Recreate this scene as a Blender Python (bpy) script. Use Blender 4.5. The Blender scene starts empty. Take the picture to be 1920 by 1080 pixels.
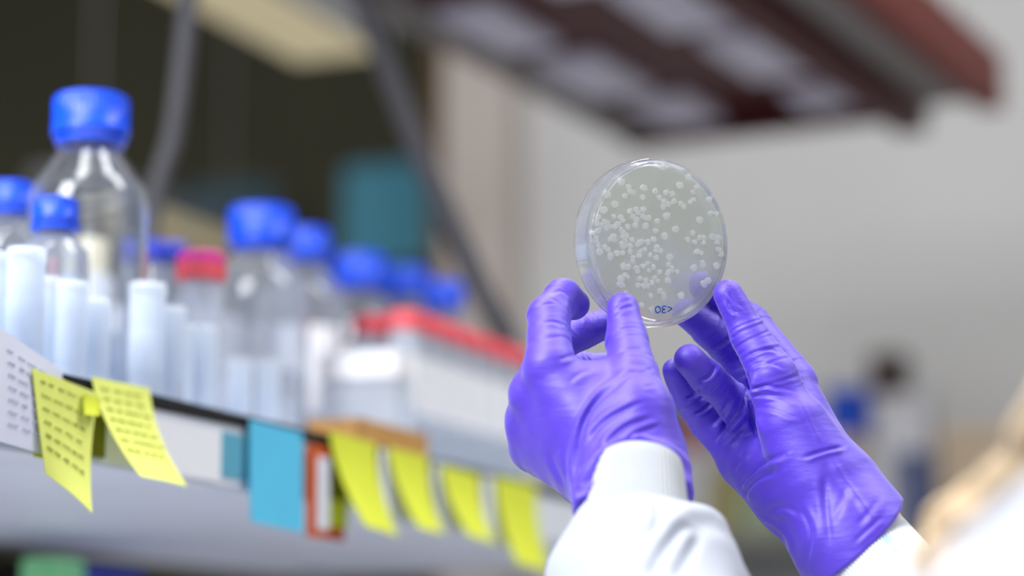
import bpy, bmesh, math, random
import numpy as np
from mathutils import Vector, Matrix

random.seed(7)
C = bpy.context.scene
COL = C.collection
# ------------------------------------------------------------------ camera, world, lights, exposure
FPX = 85 / 36 * 1920.0                       # focal length in pixels of the 1920 px frame
PITCH = math.atan(782 / FPX)                 # the camera looks up a little
CAMZ = 1.25
ALPHA = math.radians(22)                     # the benches run 22 degrees right of the view axis
S = Vector((math.sin(ALPHA), math.cos(ALPHA), 0))      # along the bench
N = Vector((math.cos(ALPHA), -math.sin(ALPHA), 0))     # out of the bench front
UP = Vector((0, 0, 1))
cp, sp_ = math.cos(PITCH), math.sin(PITCH)

def W(px, py, Z):
    """the place at depth Z seen at that point of the photograph"""
    x = (px - 960) / FPX * Z
    y = (540 - py) / FPX * Z
    return Vector((x, Z * cp - y * sp_, CAMZ + Z * sp_ + y * cp))

def proj(v):
    d = v - Vector((0, 0, CAMZ))
    Z = d.y * cp + d.z * sp_
    y = -d.y * sp_ + d.z * cp
    return (960 + FPX * d.x / Z, 540 - FPX * y / Z, Z)

cd = bpy.data.cameras.new('camera')
cam = bpy.data.objects.new('camera', cd)
COL.objects.link(cam)
cam.location = (0, 0, CAMZ)
cam.rotation_euler = (math.pi / 2 + PITCH, 0, 0)
cd.lens = 85
cd.sensor_width = 36
cd.clip_start = 0.05
cd.dof.use_dof = True
cd.dof.focus_distance = 1.298
cd.dof.aperture_fstop = 2.8
C.camera = cam

C.view_settings.view_transform = 'Standard'
C.view_settings.look = 'None'
C.view_settings.gamma = 1
C.view_settings.exposure = 0.0
try:
    C.cycles.use_denoising = True
    C.cycles.max_bounces = 14
    C.cycles.transparent_max_bounces = 24
    C.cycles.transmission_bounces = 14
    C.cycles.sample_clamp_indirect = 8
except Exception:
    pass

wd = bpy.data.worlds.new('world')
C.world = wd
wd.use_nodes = True
wd.node_tree.nodes['Background'].inputs[0].default_value = (0.93, 0.96, 1.0, 1)
wd.node_tree.nodes['Background'].inputs[1].default_value = 0.29

def area(name, loc, target, size, size_y, power, color=(1, 1, 1)):
    l = bpy.data.lights.new(name, 'AREA')
    l.shape = 'RECTANGLE'
    l.size, l.size_y, l.energy, l.color = size, size_y, power, color
    o = bpy.data.objects.new(name, l)
    COL.objects.link(o)
    o.location = loc
    o.rotation_euler = (Vector(target) - Vector(loc)).to_track_quat('-Z', 'Y').to_euler()
    return o

# daylight from the window at left, a fill light added behind the camera, and the ceiling lamps
area('daylight_and_fill', (-1.4, 0.05, 2.65), (0.02, 1.3, 1.42), 0.85, 1.0, 72, (0.97, 0.98, 1.0))
area('daylight_and_fill', (0.3, -2.0, 2.6), (-0.3, 1.6, 1.5), 1.5, 1.2, 9, (0.97, 0.98, 1.0))  # unseen fill added to brighten the shelf front and its paper
area('ceiling_lamp_light', (-0.45, 1.2, 3.3), (-0.35, 1.6, 0), 0.4, 1.6, 32, (1.0, 0.99, 0.97))
area('ceiling_lamp_light', (1.15, 1.5, 3.3), (0.2, 1.7, 1.4), 0.5, 1.6, 38, (1.0, 0.98, 0.96))
area('ceiling_lamp_light', (0.2, 3.0, 3.5), (0.2, 3.4, 0), 0.5, 1.6, 26, (1.0, 0.98, 0.96))
# small bright light added for glints on the bottles, with no fixture
area('added_glint_light', (-0.8, 0.1, 2.9), (-0.1, 1.8, 1.5), 0.12, 0.12, 6, (1.0, 0.99, 0.97))

# ------------------------------------------------------------------ helpers
def lin(c):
    return tuple(((v / 255) / 12.92 if v / 255 <= 0.04045 else ((v / 255 + 0.055) / 1.055) ** 2.4) for v in c)

def mat(name, rgb, rough=0.5, spec=0.5, metal=0.0, var=0.06, scale=30, bump=0.0, bump_scale=200, sss=0.0, trans=0.0, emit=None, estr=1.0, sheen=0):
    m = bpy.data.materials.new(name)
    m.use_nodes = True
    nt = m.node_tree
    b = nt.nodes['Principled BSDF']
    c = lin(rgb)
    b.inputs['Roughness'].default_value = rough
    b.inputs['Metallic'].default_value = metal
    b.inputs['Specular IOR Level'].default_value = spec
    if sss:
        b.inputs['Subsurface Weight'].default_value = sss
        b.inputs['Subsurface Radius'].default_value = (0.004, 0.003, 0.006)
        b.inputs['Subsurface Scale'].default_value = 1.0
    if trans:
        b.inputs['Transmission Weight'].default_value = trans
    if emit:
        b.inputs['Emission Color'].default_value = (*lin(emit), 1)
        b.inputs['Emission Strength'].default_value = estr
    tc = nt.nodes.new('ShaderNodeTexCoord')
    n = nt.nodes.new('ShaderNodeTexNoise')
    n.inputs['Scale'].default_value = scale
    n.inputs['Detail'].default_value = 3
    nt.links.new(tc.outputs['Object'], n.inputs['Vector'])
    r = nt.nodes.new('ShaderNodeValToRGB')
    r.color_ramp.elements[0].position = 0.3
    r.color_ramp.elements[1].position = 0.7
    r.color_ramp.elements[0].color = (*[v * (1 - var) for v in c], 1)
    r.color_ramp.elements[1].color = (*[min(1, v * (1 + var)) for v in c], 1)
    nt.links.new(n.outputs['Fac'], r.inputs['Fac'])
    nt.links.new(r.outputs['Color'], b.inputs['Base Color'])
    if bump:
        n2 = nt.nodes.new('ShaderNodeTexNoise')
        n2.inputs['Scale'].default_value = bump_scale
        n2.inputs['Detail'].default_value = 4
        nt.links.new(tc.outputs['Object'], n2.inputs['Vector'])
        bp = nt.nodes.new('ShaderNodeBump')
        bp.inputs['Strength'].default_value = bump
        bp.inputs['Distance'].default_value = 0.001
        nt.links.new(n2.outputs['Fac'], bp.inputs['Height'])
        nt.links.new(bp.outputs['Normal'], b.inputs['Normal'])
    return m

def glass(name, rgb=(250, 252, 255), veil=0.0, veil_rgb=(235, 240, 248), rough=0.0, ior=1.5, refract=True, through=0.5):
    m = bpy.data.materials.new(name)
    m.use_nodes = True
    nt = m.node_tree
    nt.nodes.remove(nt.nodes['Principled BSDF'])
    out = nt.nodes['Material Output']
    if refract is None:
        g = nt.nodes.new('ShaderNodeBsdfTransparent')
        g.inputs['Color'].default_value = (*lin(rgb), 1)
        top = g.outputs[0]
    elif refract:
        g = nt.nodes.new('ShaderNodeBsdfGlass')
        g.inputs['IOR'].default_value = ior
        g.inputs['Roughness'].default_value = rough
        g.inputs['Color'].default_value = (*lin(rgb), 1)
        top = g.outputs[0]
    else:
        t = nt.nodes.new('ShaderNodeBsdfTransparent')
        t.inputs['Color'].default_value = (*lin(rgb), 1)
        gl = nt.nodes.new('ShaderNodeBsdfGlossy')
        gl.inputs['Roughness'].default_value = rough
        lw = nt.nodes.new('ShaderNodeLayerWeight')
        lw.inputs['Blend'].default_value = 0.5
        pw = nt.nodes.new('ShaderNodeMath')
        pw.operation = 'POWER'
        pw.inputs[1].default_value = 5
        fr = nt.nodes.new('ShaderNodeMapRange')
        fr.inputs['To Min'].default_value = ((ior - 1) / (ior + 1)) ** 2
        nt.links.new(lw.outputs['Facing'], pw.inputs[0])
        nt.links.new(pw.outputs[0], fr.inputs['Value'])
        mx = nt.nodes.new('ShaderNodeMixShader')
        nt.links.new(fr.outputs[0], mx.inputs[0])
        nt.links.new(t.outputs[0], mx.inputs[1])
        nt.links.new(gl.outputs[0], mx.inputs[2])
        top = mx.outputs[0]
    if veil:
        n = nt.nodes.new('ShaderNodeTexNoise')
        n.inputs['Scale'].default_value = 60
        mr = nt.nodes.new('ShaderNodeMapRange')
        mr.inputs['To Min'].default_value = veil * 0.92
        mr.inputs['To Max'].default_value = veil * 1.08
        nt.links.new(n.outputs['Fac'], mr.inputs['Value'])
        d = nt.nodes.new('ShaderNodeBsdfDiffuse')
        d.inputs['Color'].default_value = (*lin(veil_rgb), 1)
        tr = nt.nodes.new('ShaderNodeBsdfTranslucent')
        tr.inputs['Color'].default_value = (*lin(veil_rgb), 1)
        m1 = nt.nodes.new('ShaderNodeMixShader')
        m1.inputs[0].default_value = through
        nt.links.new(d.outputs[0], m1.inputs[1])
        nt.links.new(tr.outputs[0], m1.inputs[2])
        m2 = nt.nodes.new('ShaderNodeMixShader')
        nt.links.new(mr.outputs[0], m2.inputs[0])
        nt.links.new(top, m2.inputs[1])
        nt.links.new(m1.outputs[0], m2.inputs[2])
        top = m2.outputs[0]
    nt.links.new(top, out.inputs['Surface'])
    return m

def obj(name, bm, m, parent=None, smooth=True, origin=None, sharp=40):
    """links a bmesh as one mesh object; geometry is given in world space"""
    me = bpy.data.meshes.new(name)
    if origin is not None:
        bmesh.ops.translate(bm, verts=bm.verts, vec=-Vector(origin))
    bmesh.ops.recalc_face_normals(bm, faces=bm.faces)
    bm.to_mesh(me)
    bm.free()
    if smooth:
        for p in me.polygons:
            p.use_smooth = True
        me.set_sharp_from_angle(angle=math.radians(sharp))
    return link(name, me, m, parent, origin)

def link(name, me, m, parent=None, origin=None):
    o = bpy.data.objects.new(name, me)
    COL.objects.link(o)
    if m is not None:
        me.materials.append(m)
    if parent is not None:
        o.parent = parent
    if origin is not None:
        o.location = origin
    return o

def tag(o, label, cat, group=None, kind=None):
    o['label'] = label
    o['category'] = cat
    if group:
        o['group'] = group
    if kind:
        o['kind'] = kind
    return o

def struct(name, bm, m):
    o = obj(name, bm, m, smooth=False)
    o['kind'] = 'structure'
    return o

def empty(name, loc, rot=None):
    o = bpy.data.objects.new(name, None)
    COL.objects.link(o)
    o.location = loc
    if rot:
        o.rotation_euler = rot
    o.empty_display_size = 0.02
    return o

def add_hex(bm, p):
    v = [bm.verts.new(q) for q in p]
    for f in ((0, 1, 2, 3), (4, 7, 6, 5), (0, 4, 5, 1), (1, 5, 6, 2), (2, 6, 7, 3), (3, 7, 4, 0)):
        bm.faces.new([v[i] for i in f])

def rbox(o, a, b, c, bm=None, bevel=0.0):
    """a box from corner o along the three edge vectors a, b, c"""
    t = bmesh.new()
    o = Vector(o)
    add_hex(t, [o, o + a, o + a + b, o + b, o + c, o + a + c, o + a + b + c, o + b + c])
    if bevel:
        bmesh.ops.bevel(t, geom=t.edges[:], offset=bevel, segments=2, affect='EDGES')
    if bm is None:
        return t
    me = bpy.data.meshes.new('t')
    t.to_mesh(me)
    bm.from_mesh(me)
    bpy.data.meshes.remove(me)
    t.free()
    return bm

def lathe(profile, seg=48, closed=False, bm=None, ribs=None):
    """profile: list of (radius, z) from bottom to top; radius 0 closes it"""
    bm = bm or bmesh.new()
    rings = []
    for k, (r, z) in enumerate(profile):
        if r < 1e-6:
            rings.append([bm.verts.new((0, 0, z))])
        else:
            ring = []
            for i in range(seg):
                a = 2 * math.pi * i / seg
                rr = r
                if ribs and ribs[0] <= k <= ribs[1]:
                    rr = r - (ribs[2] if i % 2 else 0)
                ring.append(bm.verts.new((rr * math.cos(a), rr * math.sin(a), z)))
            rings.append(ring)
    pairs = list(zip(rings, rings[1:]))
    if closed:
        pairs.append((rings[-1], rings[0]))
    for A, B in pairs:
        for i in range(seg):
            j = (i + 1) % seg
            if len(A) == 1 and len(B) == 1:
                break
            if len(A) == 1:
                bm.faces.new((A[0], B[j], B[i]))
            elif len(B) == 1:
                bm.faces.new((A[i], A[j], B[0]))
            else:
                bm.faces.new((A[i], A[j], B[j], B[i]))
    return bm

def tube(pts, r, seg=12, bm=None, cap=True, rfun=None):
    """a tube along points; r a number or a list; rfun(k, angle) adds to the radius"""
    bm = bm or bmesh.new()
    pts = [Vector(p) for p in pts]
    n = len(pts)
    rs = r if isinstance(r, (list, tuple)) else [r] * n
    ref = None
    rings = []
    for k in range(n):
        d = (pts[min(k + 1, n - 1)] - pts[max(k - 1, 0)]).normalized()
        if ref is None:
            ref = d.orthogonal().normalized()
        ref = (ref - d * ref.dot(d)).normalized()
        q = d.cross(ref)
        ring = []
        for i in range(seg):
            a = 2 * math.pi * i / seg
            rr = rs[k] + (rfun(k, a) if rfun else 0)
            ring.append(bm.verts.new(pts[k] + (ref * math.cos(a) + q * math.sin(a)) * rr))
        rings.append(ring)
    for A, B in zip(rings, rings[1:]):
        for i in range(seg):
            j = (i + 1) % seg
            bm.faces.new((A[i], A[j], B[j], B[i]))
    if cap:
        bm.faces.new(rings[0])
        bm.faces.new(rings[-1])
    return bm

def spline(pts, n):
    """Catmull-Rom through the points"""
    P = [Vector(p) for p in pts]
    P = [P[0] * 2 - P[1]] + P + [P[-1] * 2 - P[-2]]
    out = []
    m = len(P) - 3
    for k in range(n + 1):
        u = k / n * m
        i = min(int(u), m - 1)
        t = u - i
        a, b, c, d = P[i:i + 4]
        out.append(0.5 * ((2 * b) + (c - a) * t + (2 * a - 5 * b + 4 * c - d) * t * t + (3 * b - a - 3 * c + d) * t ** 3))
    return out

# ---- implicit surfaces: tapered limbs melted together, then meshed (surface nets)
def V3(v):
    return np.array(v, dtype=np.float32)

def cone_d(P, a, b, ra, rb):
    a, b = V3(a), V3(b)
    ba = b - a
    L = float(ba @ ba) + 1e-12
    t = np.clip(((P - a) @ ba) / L, 0, 1)
    q = P - a - t[:, None] * ba
    return np.sqrt((q * q).sum(1)) - (ra + (rb - ra) * t), t

def smin(a, b, k):
    h = np.clip(0.5 + 0.5 * (b - a) / k, 0, 1)
    return b + (a - b) * h - k * h * (1 - h)

def nets(F, o, h):
    nx, ny, nz = F.shape
    ins = F < 0
    cnt = np.zeros((nx - 1, ny - 1, nz - 1), np.int8)
    cor = [(i, j, k) for i in (0, 1) for j in (0, 1) for k in (0, 1)]
    sl = lambda A, c: A[c[0]:c[0] + nx - 1, c[1]:c[1] + ny - 1, c[2]:c[2] + nz - 1]
    for c in cor:
        cnt += sl(ins, c)
    act = (cnt > 0) & (cnt < 8)
    idx = np.argwhere(act)
    vid = -np.ones(act.shape, np.int64)
    vid[act] = np.arange(len(idx))
    acc = np.zeros((len(idx), 3))
    num = np.zeros(len(idx))
    for c in cor:
        for ax in range(3):
            if c[ax] == 0:
                e = list(c)
                e[ax] = 1
                f0 = F[idx[:, 0] + c[0], idx[:, 1] + c[1], idx[:, 2] + c[2]]
                f1 = F[idx[:, 0] + e[0], idx[:, 1] + e[1], idx[:, 2] + e[2]]
                m = (f0 < 0) != (f1 < 0)
                t = np.where(m, f0 / np.where(m, f0 - f1, 1), 0)
                p = np.tile(np.array(c, float), (len(idx), 1))
                p[:, ax] += t
                acc += p * m[:, None]
                num += m
    v = (idx + acc / num[:, None]) * h + np.array(o)
    faces = []
    for ax in range(3):
        b, c = [q for q in range(3) if q != ax]
        A = [slice(1, -1)] * 3
        A[ax] = slice(0, -1)
        B = list(A)
        B[ax] = slice(1, None)
        a0, a1 = ins[tuple(A)], ins[tuple(B)]
        e = np.argwhere(a0 != a1)
        if not len(e):
            continue
        flip = a0[e[:, 0], e[:, 1], e[:, 2]]
        g = e.copy()
        g[:, b] += 1
        g[:, c] += 1
        q = []
        for db, dc in ((1, 1), (0, 1), (0, 0), (1, 0)):
            w = g.copy()
            w[:, b] -= db
            w[:, c] -= dc
            q.append(vid[w[:, 0], w[:, 1], w[:, 2]])
        q = np.stack(q, 1)
        if ax == 1:
            flip = ~flip
        q[~flip] = q[~flip][:, ::-1]
        faces.append(q)
    return v, np.concatenate(faces)

def grid_eval(fun, lo, hi, h):
    n = [int(math.ceil((hi[i] - lo[i]) / h)) + 1 for i in range(3)]
    ax = [np.arange(n[i], dtype=np.float32) * h + lo[i] for i in range(3)]
    F = np.empty(n, np.float32)
    step = max(1, 400000 // (n[1] * n[2]))
    for i in range(0, n[0], step):
        X, Y, Z = np.meshgrid(ax[0][i:i + step], ax[1], ax[2], indexing='ij')
        P = np.stack([X.ravel(), Y.ravel(), Z.ravel()], 1)
        F[i:i + step] = fun(P).reshape(X.shape)
    F[0], F[-1], F[:, 0], F[:, -1], F[:, :, 0], F[:, :, -1] = [1.0] * 6
    return nets(F, lo, h)

def relax(v, f, n, lam=0.5):
    for _ in range(n):
        s = np.zeros_like(v)
        c = np.zeros(len(v))
        for k in range(4):
            a, b = f[:, k], f[:, (k + 1) % 4]
            for d in range(3):
                s[:, d] += np.bincount(a, v[b, d], len(v)) + np.bincount(b, v[a, d], len(v))
            c += np.bincount(a, minlength=len(v)) + np.bincount(b, minlength=len(v))
        v = v + lam * (s / np.maximum(c, 1)[:, None] - v)
    return v

def normals(v, f):
    fn = np.cross(v[f[:, 2]] - v[f[:, 0]], v[f[:, 3]] - v[f[:, 1]])
    n = np.zeros_like(v)
    for k in range(4):
        for d in range(3):
            n[:, d] += np.bincount(f[:, k], fn[:, d], len(v))
    return n / np.maximum(np.linalg.norm(n, axis=1), 1e-12)[:, None]

def mesh_np(name, v, f, m, parent=None):
    me = bpy.data.meshes.new(name)
    me.vertices.add(len(v))
    me.vertices.foreach_set('co', v.astype(np.float32).ravel())
    me.loops.add(4 * len(f))
    me.loops.foreach_set('vertex_index', f.astype(np.int32).ravel())
    me.polygons.add(len(f))
    me.polygons.foreach_set('loop_start', np.arange(len(f), dtype=np.int32) * 4)
    me.polygons.foreach_set('loop_total', np.full(len(f), 4, dtype=np.int32))
    me.update(calc_edges=True)
    me.validate()
    for p in me.polygons:
        p.use_smooth = True
    return link(name, me, m, parent)

def noise3(P, seed, scale):
    """smooth sum-of-sines noise in about [-1, 1]"""
    r = np.random.RandomState(seed)
    out = np.zeros(len(P))
    for _ in range(7):
        k = r.normal(size=3)
        k = k / np.linalg.norm(k) * scale * r.uniform(0.6, 1.5)
        out += np.sin(P @ k + r.uniform(0, 6.28))
    return out / 3.2

def pxs(v):
    """photograph position of world points, as arrays"""
    d = v - np.array([0, 0, CAMZ])
    Z = d[:, 1] * cp + d[:, 2] * sp_
    y = -d[:, 1] * sp_ + d[:, 2] * cp
    return 960 + FPX * d[:, 0] / Z, 540 - FPX * y / Z, Z

def fold(v, n, disp, pts, width, depth, zmid, ridge=0.7, side=1):
    """presses a fold into the camera-facing skin of a mesh along a 3D polyline; width and depth in mm"""
    X, Y, Z = pxs(v)
    s = 1000 * 1.28 / FPX                   # mm per photograph pixel at the hands
    P = np.stack([X, Y], 1)
    best = np.full(len(v), 1e9)
    sgn = np.zeros(len(v))
    tot = 0
    segs = []
    pp = spline([(x, y, 0) for x, y in pts], 6 * (len(pts) - 1))
    pp = np.array([(q.x, q.y) for q in pp])
    along = np.zeros(len(v))
    for i in range(len(pp) - 1):
        a, b = pp[i], pp[i + 1]
        ba = b - a
        t = np.clip(((P - a) @ ba) / (ba @ ba), 0, 1)
        q = P - a - t[:, None] * ba
        d = np.sqrt((q * q).sum(1)) * s
        m = d < best
        best[m] = d[m]
        sgn[m] = np.sign(ba[0] * q[m, 1] - ba[1] * q[m, 0])
        along[m] = (i + t[m]) / (len(pp) - 1)
    d = best * sgn * side
    taper = np.clip(np.minimum(along, 1 - along) * 5, 0.12, 1)
    front = np.clip((-n[:, 1]) * 2.5 + 0.3, 0, 1) * (Z < zmid)
    disp += front * taper * depth * 0.001 * (-np.exp(-(d / width) ** 2) + ridge * np.exp(-((d - 2.0 * width) / (1.3 * width)) ** 2))

def hand(fingers, palm, clip, kpalm, kweb, h, seed, folds, zmid, wr=1.0):
    """one glove: finger chains melted into a palm; returns vertices and faces"""
    allp = [p for ch in fingers for p in ch] + [q for c in palm for q in c]
    pts = np.array([W(*p[:3]) for p in allp])
    rr = np.array([p[3] for p in allp]) * 0.001
    lo = (pts - rr[:, None]).min(0) - 0.012
    hi = (pts + rr[:, None]).max(0) + 0.012
    FC = [[(W(*p[:3]), p[3] * 0.001) for p in ch] for ch in fingers]
    PC = [[(W(*p[:3]), p[3] * 0.001) for p in ch] for ch in palm]
    co, cn = np.array(clip[0]), np.array(clip[1])

    def chain(P, ch, k=0.003):
        d = None
        for (a, ra), (b, rb) in zip(ch, ch[1:]):
            e, _ = cone_d(P, a, b, ra, rb)
            d = e if d is None else smin(d, e, k)
        return d

    def fun(P):
        pd = None
        for ch in PC:
            e = chain(P, ch, 0.006)
            pd = e if pd is None else smin(pd, e, kpalm)
        out = pd
        for ch in FC:
            e = smin(pd, chain(P, ch), kweb)
            out = smin(out, e, 0.0015)
        return smin_neg(out, (P - co.astype(np.float32)) @ cn.astype(np.float32))

    def smin_neg(a, b):
        return -smin(-a, -b, 0.0016)

    v, f = grid_eval(fun, lo, hi, h)
    v = relax(v, f, 3)
    n = normals(v, f)
    disp = np.zeros(len(v))
    # rings of small wrinkles across the fingers, closest together at the joints
    r = np.random.RandomState(seed)
    P = v.astype(np.float32)
    base = None
    for ch in PC:
        e = chain(P, ch, 0.006)
        base = e if base is None else np.minimum(base, e)
    for ch in FC:
        dmin = np.full(len(v), 1e9)
        L = np.zeros(len(v))
        ang = np.zeros(len(v))
        l0 = 0
        joints = []
        for (a, ra), (b, rb) in zip(ch, ch[1:]):
            e, t = cone_d(P, a, b, ra, rb)
            ln = (b - a).length
            m = e < dmin
            dmin[m] = e[m]
            ax = (b - a).normalized()
            u = ax.orthogonal().normalized()
            w = ax.cross(u)
            q = v - np.array(a)
            L[m] = l0 + t[m] * ln
            ang[m] = np.arctan2(q[m] @ np.array(w), q[m] @ np.array(u))
            l0 += ln
            joints.append(l0)
        wgt = np.clip(1 - dmin / 0.003, 0, 1)
        warp = noise3(v, seed + 3, 170) * 0.0022
        pos = []
        for j in joints[:-1]:
            pos += list(j + r.normal(0, 0.005, 8))
        pos += list(r.uniform(0.006, l0 - 0.010, int(l0 * 130)))
        for x0 in pos:
            if x0 > l0 - 0.007:
                continue
            wd_ = r.uniform(0.0005, 0.0010)
            dp = r.uniform(0.00008, 0.00034) * wr
            ph, tl = r.uniform(0, 6.28), r.uniform(-0.0022, 0.0022)
            am = np.clip(0.35 + np.cos(ang - ph), 0, 1)
            dd = (L + warp + tl * np.sin(ang + ph) - x0) / wd_
            disp += wgt * am * dp * (-np.exp(-dd ** 2) + 0.75 * np.exp(-(dd - 2.1) ** 2 / 1.6))
    disp += 0.00022 * noise3(v, seed + 9, 330) + 0.00045 * noise3(v, seed + 11, 120)
    for fo in folds:
        fold(v, n, disp, fo[0], fo[1], fo[2], zmid, *(fo[3:]))
    v = v + n * disp[:, None]
    v = relax(v, f, 1, 0.3)
    return v, f

# ------------------------------------------------------------------ materials
M = {}
M['wall'] = mat('grey_plaster', (186, 186, 186), 0.9, 0.2, var=0.02, scale=4, bump=0.1)
M['pillar'] = mat('warm_plaster', (178, 169, 163), 0.9, 0.2, var=0.03, scale=3)
M['dark_wall'] = mat('dark_olive_panel', (72, 70, 55), 0.8, 0.2, var=0.12, scale=2)
M['brown'] = mat('brown_wood', (84, 64, 40), 0.6, 0.3, var=0.2, scale=12)
M['ceiling'] = mat('white_ceiling', (235, 234, 230), 0.95, 0.1, var=0.02)
M['floor'] = mat('grey_vinyl', (178, 180, 184), 0.5, 0.4, var=0.08, scale=8)
M['shelf'] = mat('pale_laminate', (234, 238, 250), 0.5, 0.4, var=0.03, scale=10)
M['fascia'] = mat('white_fascia', (224, 230, 240), 0.45, 0.4, var=0.03)
M['black'] = mat('black_plastic', (26, 25, 28), 0.5, 0.3, var=0.1)
M['steel'] = mat('grey_steel', (150, 152, 156), 0.4, 0.5, metal=0.6)
M['blue_cap'] = mat('blue_plastic', (6, 78, 232), 0.34, 0.5, var=0.05)
M['navy_cap'] = mat('deep_blue_plastic', (10, 48, 190), 0.4, 0.5, var=0.05)
M['red_cap'] = mat('red_plastic', (220, 82, 94), 0.45, 0.4, var=0.06)
M['pink'] = mat('pink_plastic', (206, 52, 150), 0.4, 0.4)
M['glass'] = glass('clear_glass', veil=0.05, refract=True)
M['brightened_glass'] = glass('whitened_clear_glass', veil=0.15, veil_rgb=(236, 242, 252), refract=True)  # clear glass, its brightness painted in as a white veil
M['milky'] = glass('milky_plastic', veil=0.54, veil_rgb=(240, 247, 255), refract=False)
M['haze'] = glass('thin_clear_plastic', veil=0.30, veil_rgb=(238, 243, 252), refract=False)
M['white'] = mat('white_plastic', (236, 238, 244), 0.5, 0.4, var=0.02)
M['cream'] = mat('cream_plastic', (232, 222, 188), 0.5, 0.3, var=0.04)
M['water'] = glass('clear_liquid', veil=0.06, refract=True, ior=1.33)
M['label'] = mat('paper_label', (238, 240, 246), 0.8, 0.2, var=0.02)
M['yellow'] = mat('yellow_note_paper', (233, 242, 128), 0.85, 0.15, var=0.03, sss=0)
M['yellow2'] = mat('deep_yellow_note_paper', (210, 220, 70), 0.85, 0.15, var=0.03)
M['bluenote'] = mat('blue_note_paper', (96, 198, 236), 0.85, 0.15, var=0.03)
M['paper'] = mat('white_paper', (226, 230, 244), 0.85, 0.15, var=0.02)
M['teal'] = mat('teal_label', (96, 170, 196), 0.7, 0.2)
M['orange'] = mat('orange_card', (205, 92, 40), 0.7, 0.2)
M['olive'] = mat('olive_card', (122, 124, 16), 0.8, 0.2)
M['ink'] = mat('grey_ink', (172, 178, 92), 0.8, 0.1)
M['greyink'] = mat('pale_pencil', (196, 201, 218), 0.8, 0.1)
M['bluink'] = mat('blue_marker_ink', (16, 72, 168), 0.5, 0.3)
M['cable'] = mat('grey_cable', (82, 82, 88), 0.5, 0.4)
M['maroon'] = mat('maroon_lacquer', (78, 20, 26), 0.45, 0.4, var=0.1)
M['redwood'] = mat('red_brown_edge', (120, 52, 44), 0.5, 0.3, var=0.1)
M['panel'] = mat('painted_ceiling_light', (232, 228, 244), 0.6, 0.3, var=0.03)  # bright colour standing for ceiling light between the maroon bars
M['tealboard'] = mat('teal_board', (84, 150, 172), 0.8, 0.2)
M['dimboard'] = mat('slate_blue_board', (66, 92, 104), 0.8, 0.2)
M['lamp'] = mat('lamp_diffuser', (226, 214, 180), 0.7, 0.2, emit=(236, 220, 176), estr=0.32)
M['coat'] = mat('white_cotton', (176, 182, 195), 0.85, 0.2, var=0.015, bump=0.25, bump_scale=900, sheen=1)
M['skin'] = mat('skin', (228, 186, 160), 0.5, 0.4, sss=0.2)
M['hair'] = mat('blond_hair', (222, 198, 164), 0.45, 0.5, var=0.3, scale=60)
M['trousers'] = mat('dark_denim', (46, 52, 70), 0.8, 0.2)

# violet nitrile with a faint skin texture
def glove_mat():
    m = mat('violet_nitrile', (76, 38, 202), 0.56, 1.0, var=0.035, scale=45)
    nt = m.node_tree
    b = nt.nodes['Principled BSDF']
    b.inputs['Sheen Weight'].default_value = 0.25
    b.inputs['Sheen Roughness'].default_value = 0.4
    tc = nt.nodes['Texture Coordinate']
    n1 = nt.nodes.new('ShaderNodeTexNoise')
    n1.inputs['Scale'].default_value = 900
    n1.inputs['Detail'].default_value = 2
    mp = nt.nodes.new('ShaderNodeMapping')
    mp.inputs['Scale'].default_value = (70, 70, 260)
    mp.inputs['Rotation'].default_value = (0.2, 0.5, 0)
    n2 = nt.nodes.new('ShaderNodeTexNoise')
    n2.inputs['Scale'].default_value = 1.0
    n2.inputs['Detail'].default_value = 3
    nt.links.new(tc.outputs['Object'], n1.inputs['Vector'])
    nt.links.new(tc.outputs['Object'], mp.inputs['Vector'])
    nt.links.new(mp.outputs['Vector'], n2.inputs['Vector'])
    add = nt.nodes.new('ShaderNodeMath')
    add.operation = 'MULTIPLY_ADD'
    add.inputs[1].default_value = 0.12
    nt.links.new(n1.outputs['Fac'], add.inputs[0])
    nt.links.new(n2.outputs['Fac'], add.inputs[2])
    bp = nt.nodes.new('ShaderNodeBump')
    bp.inputs['Strength'].default_value = 0.35
    bp.inputs['Distance'].default_value = 0.0012
    nt.links.new(add.outputs[0], bp.inputs['Height'])
    nt.links.new(bp.outputs['Normal'], b.inputs['Normal'])
    return m
M['glove'] = glove_mat()

def cuff_mat():
    m = mat('ribbed_white_knit', (214, 218, 222), 0.9, 0.15, var=0.02)
    nt = m.node_tree
    b = nt.nodes['Principled BSDF']
    tc = nt.nodes['Texture Coordinate']
    n = nt.nodes.new('ShaderNodeTexNoise')
    n.inputs['Scale'].default_value = 75
    n.inputs['Detail'].default_value = 1
    nt.links.new(tc.outputs['Object'], n.inputs['Vector'])
    r = nt.nodes.new('ShaderNodeValToRGB')
    r.color_ramp.elements[0].position = 0.60
    r.color_ramp.elements[1].position = 0.74
    r.color_ramp.elements[0].color = (*lin((214, 218, 222)), 1)
    r.color_ramp.elements[1].color = (*lin((168, 200, 222)), 1)
    nt.links.new(n.outputs['Fac'], r.inputs['Fac'])
    nt.links.new(r.outputs['Color'], b.inputs['Base Color'])
    return m
M['stained_knit'] = cuff_mat()
M['knit'] = mat('white_knit', (180, 185, 191), 0.9, 0.15, var=0.02)

# ------------------------------------------------------------------ room shell
big = 4.0
oN = W(985, 500, 5.2)
oN.z = 0
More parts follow.
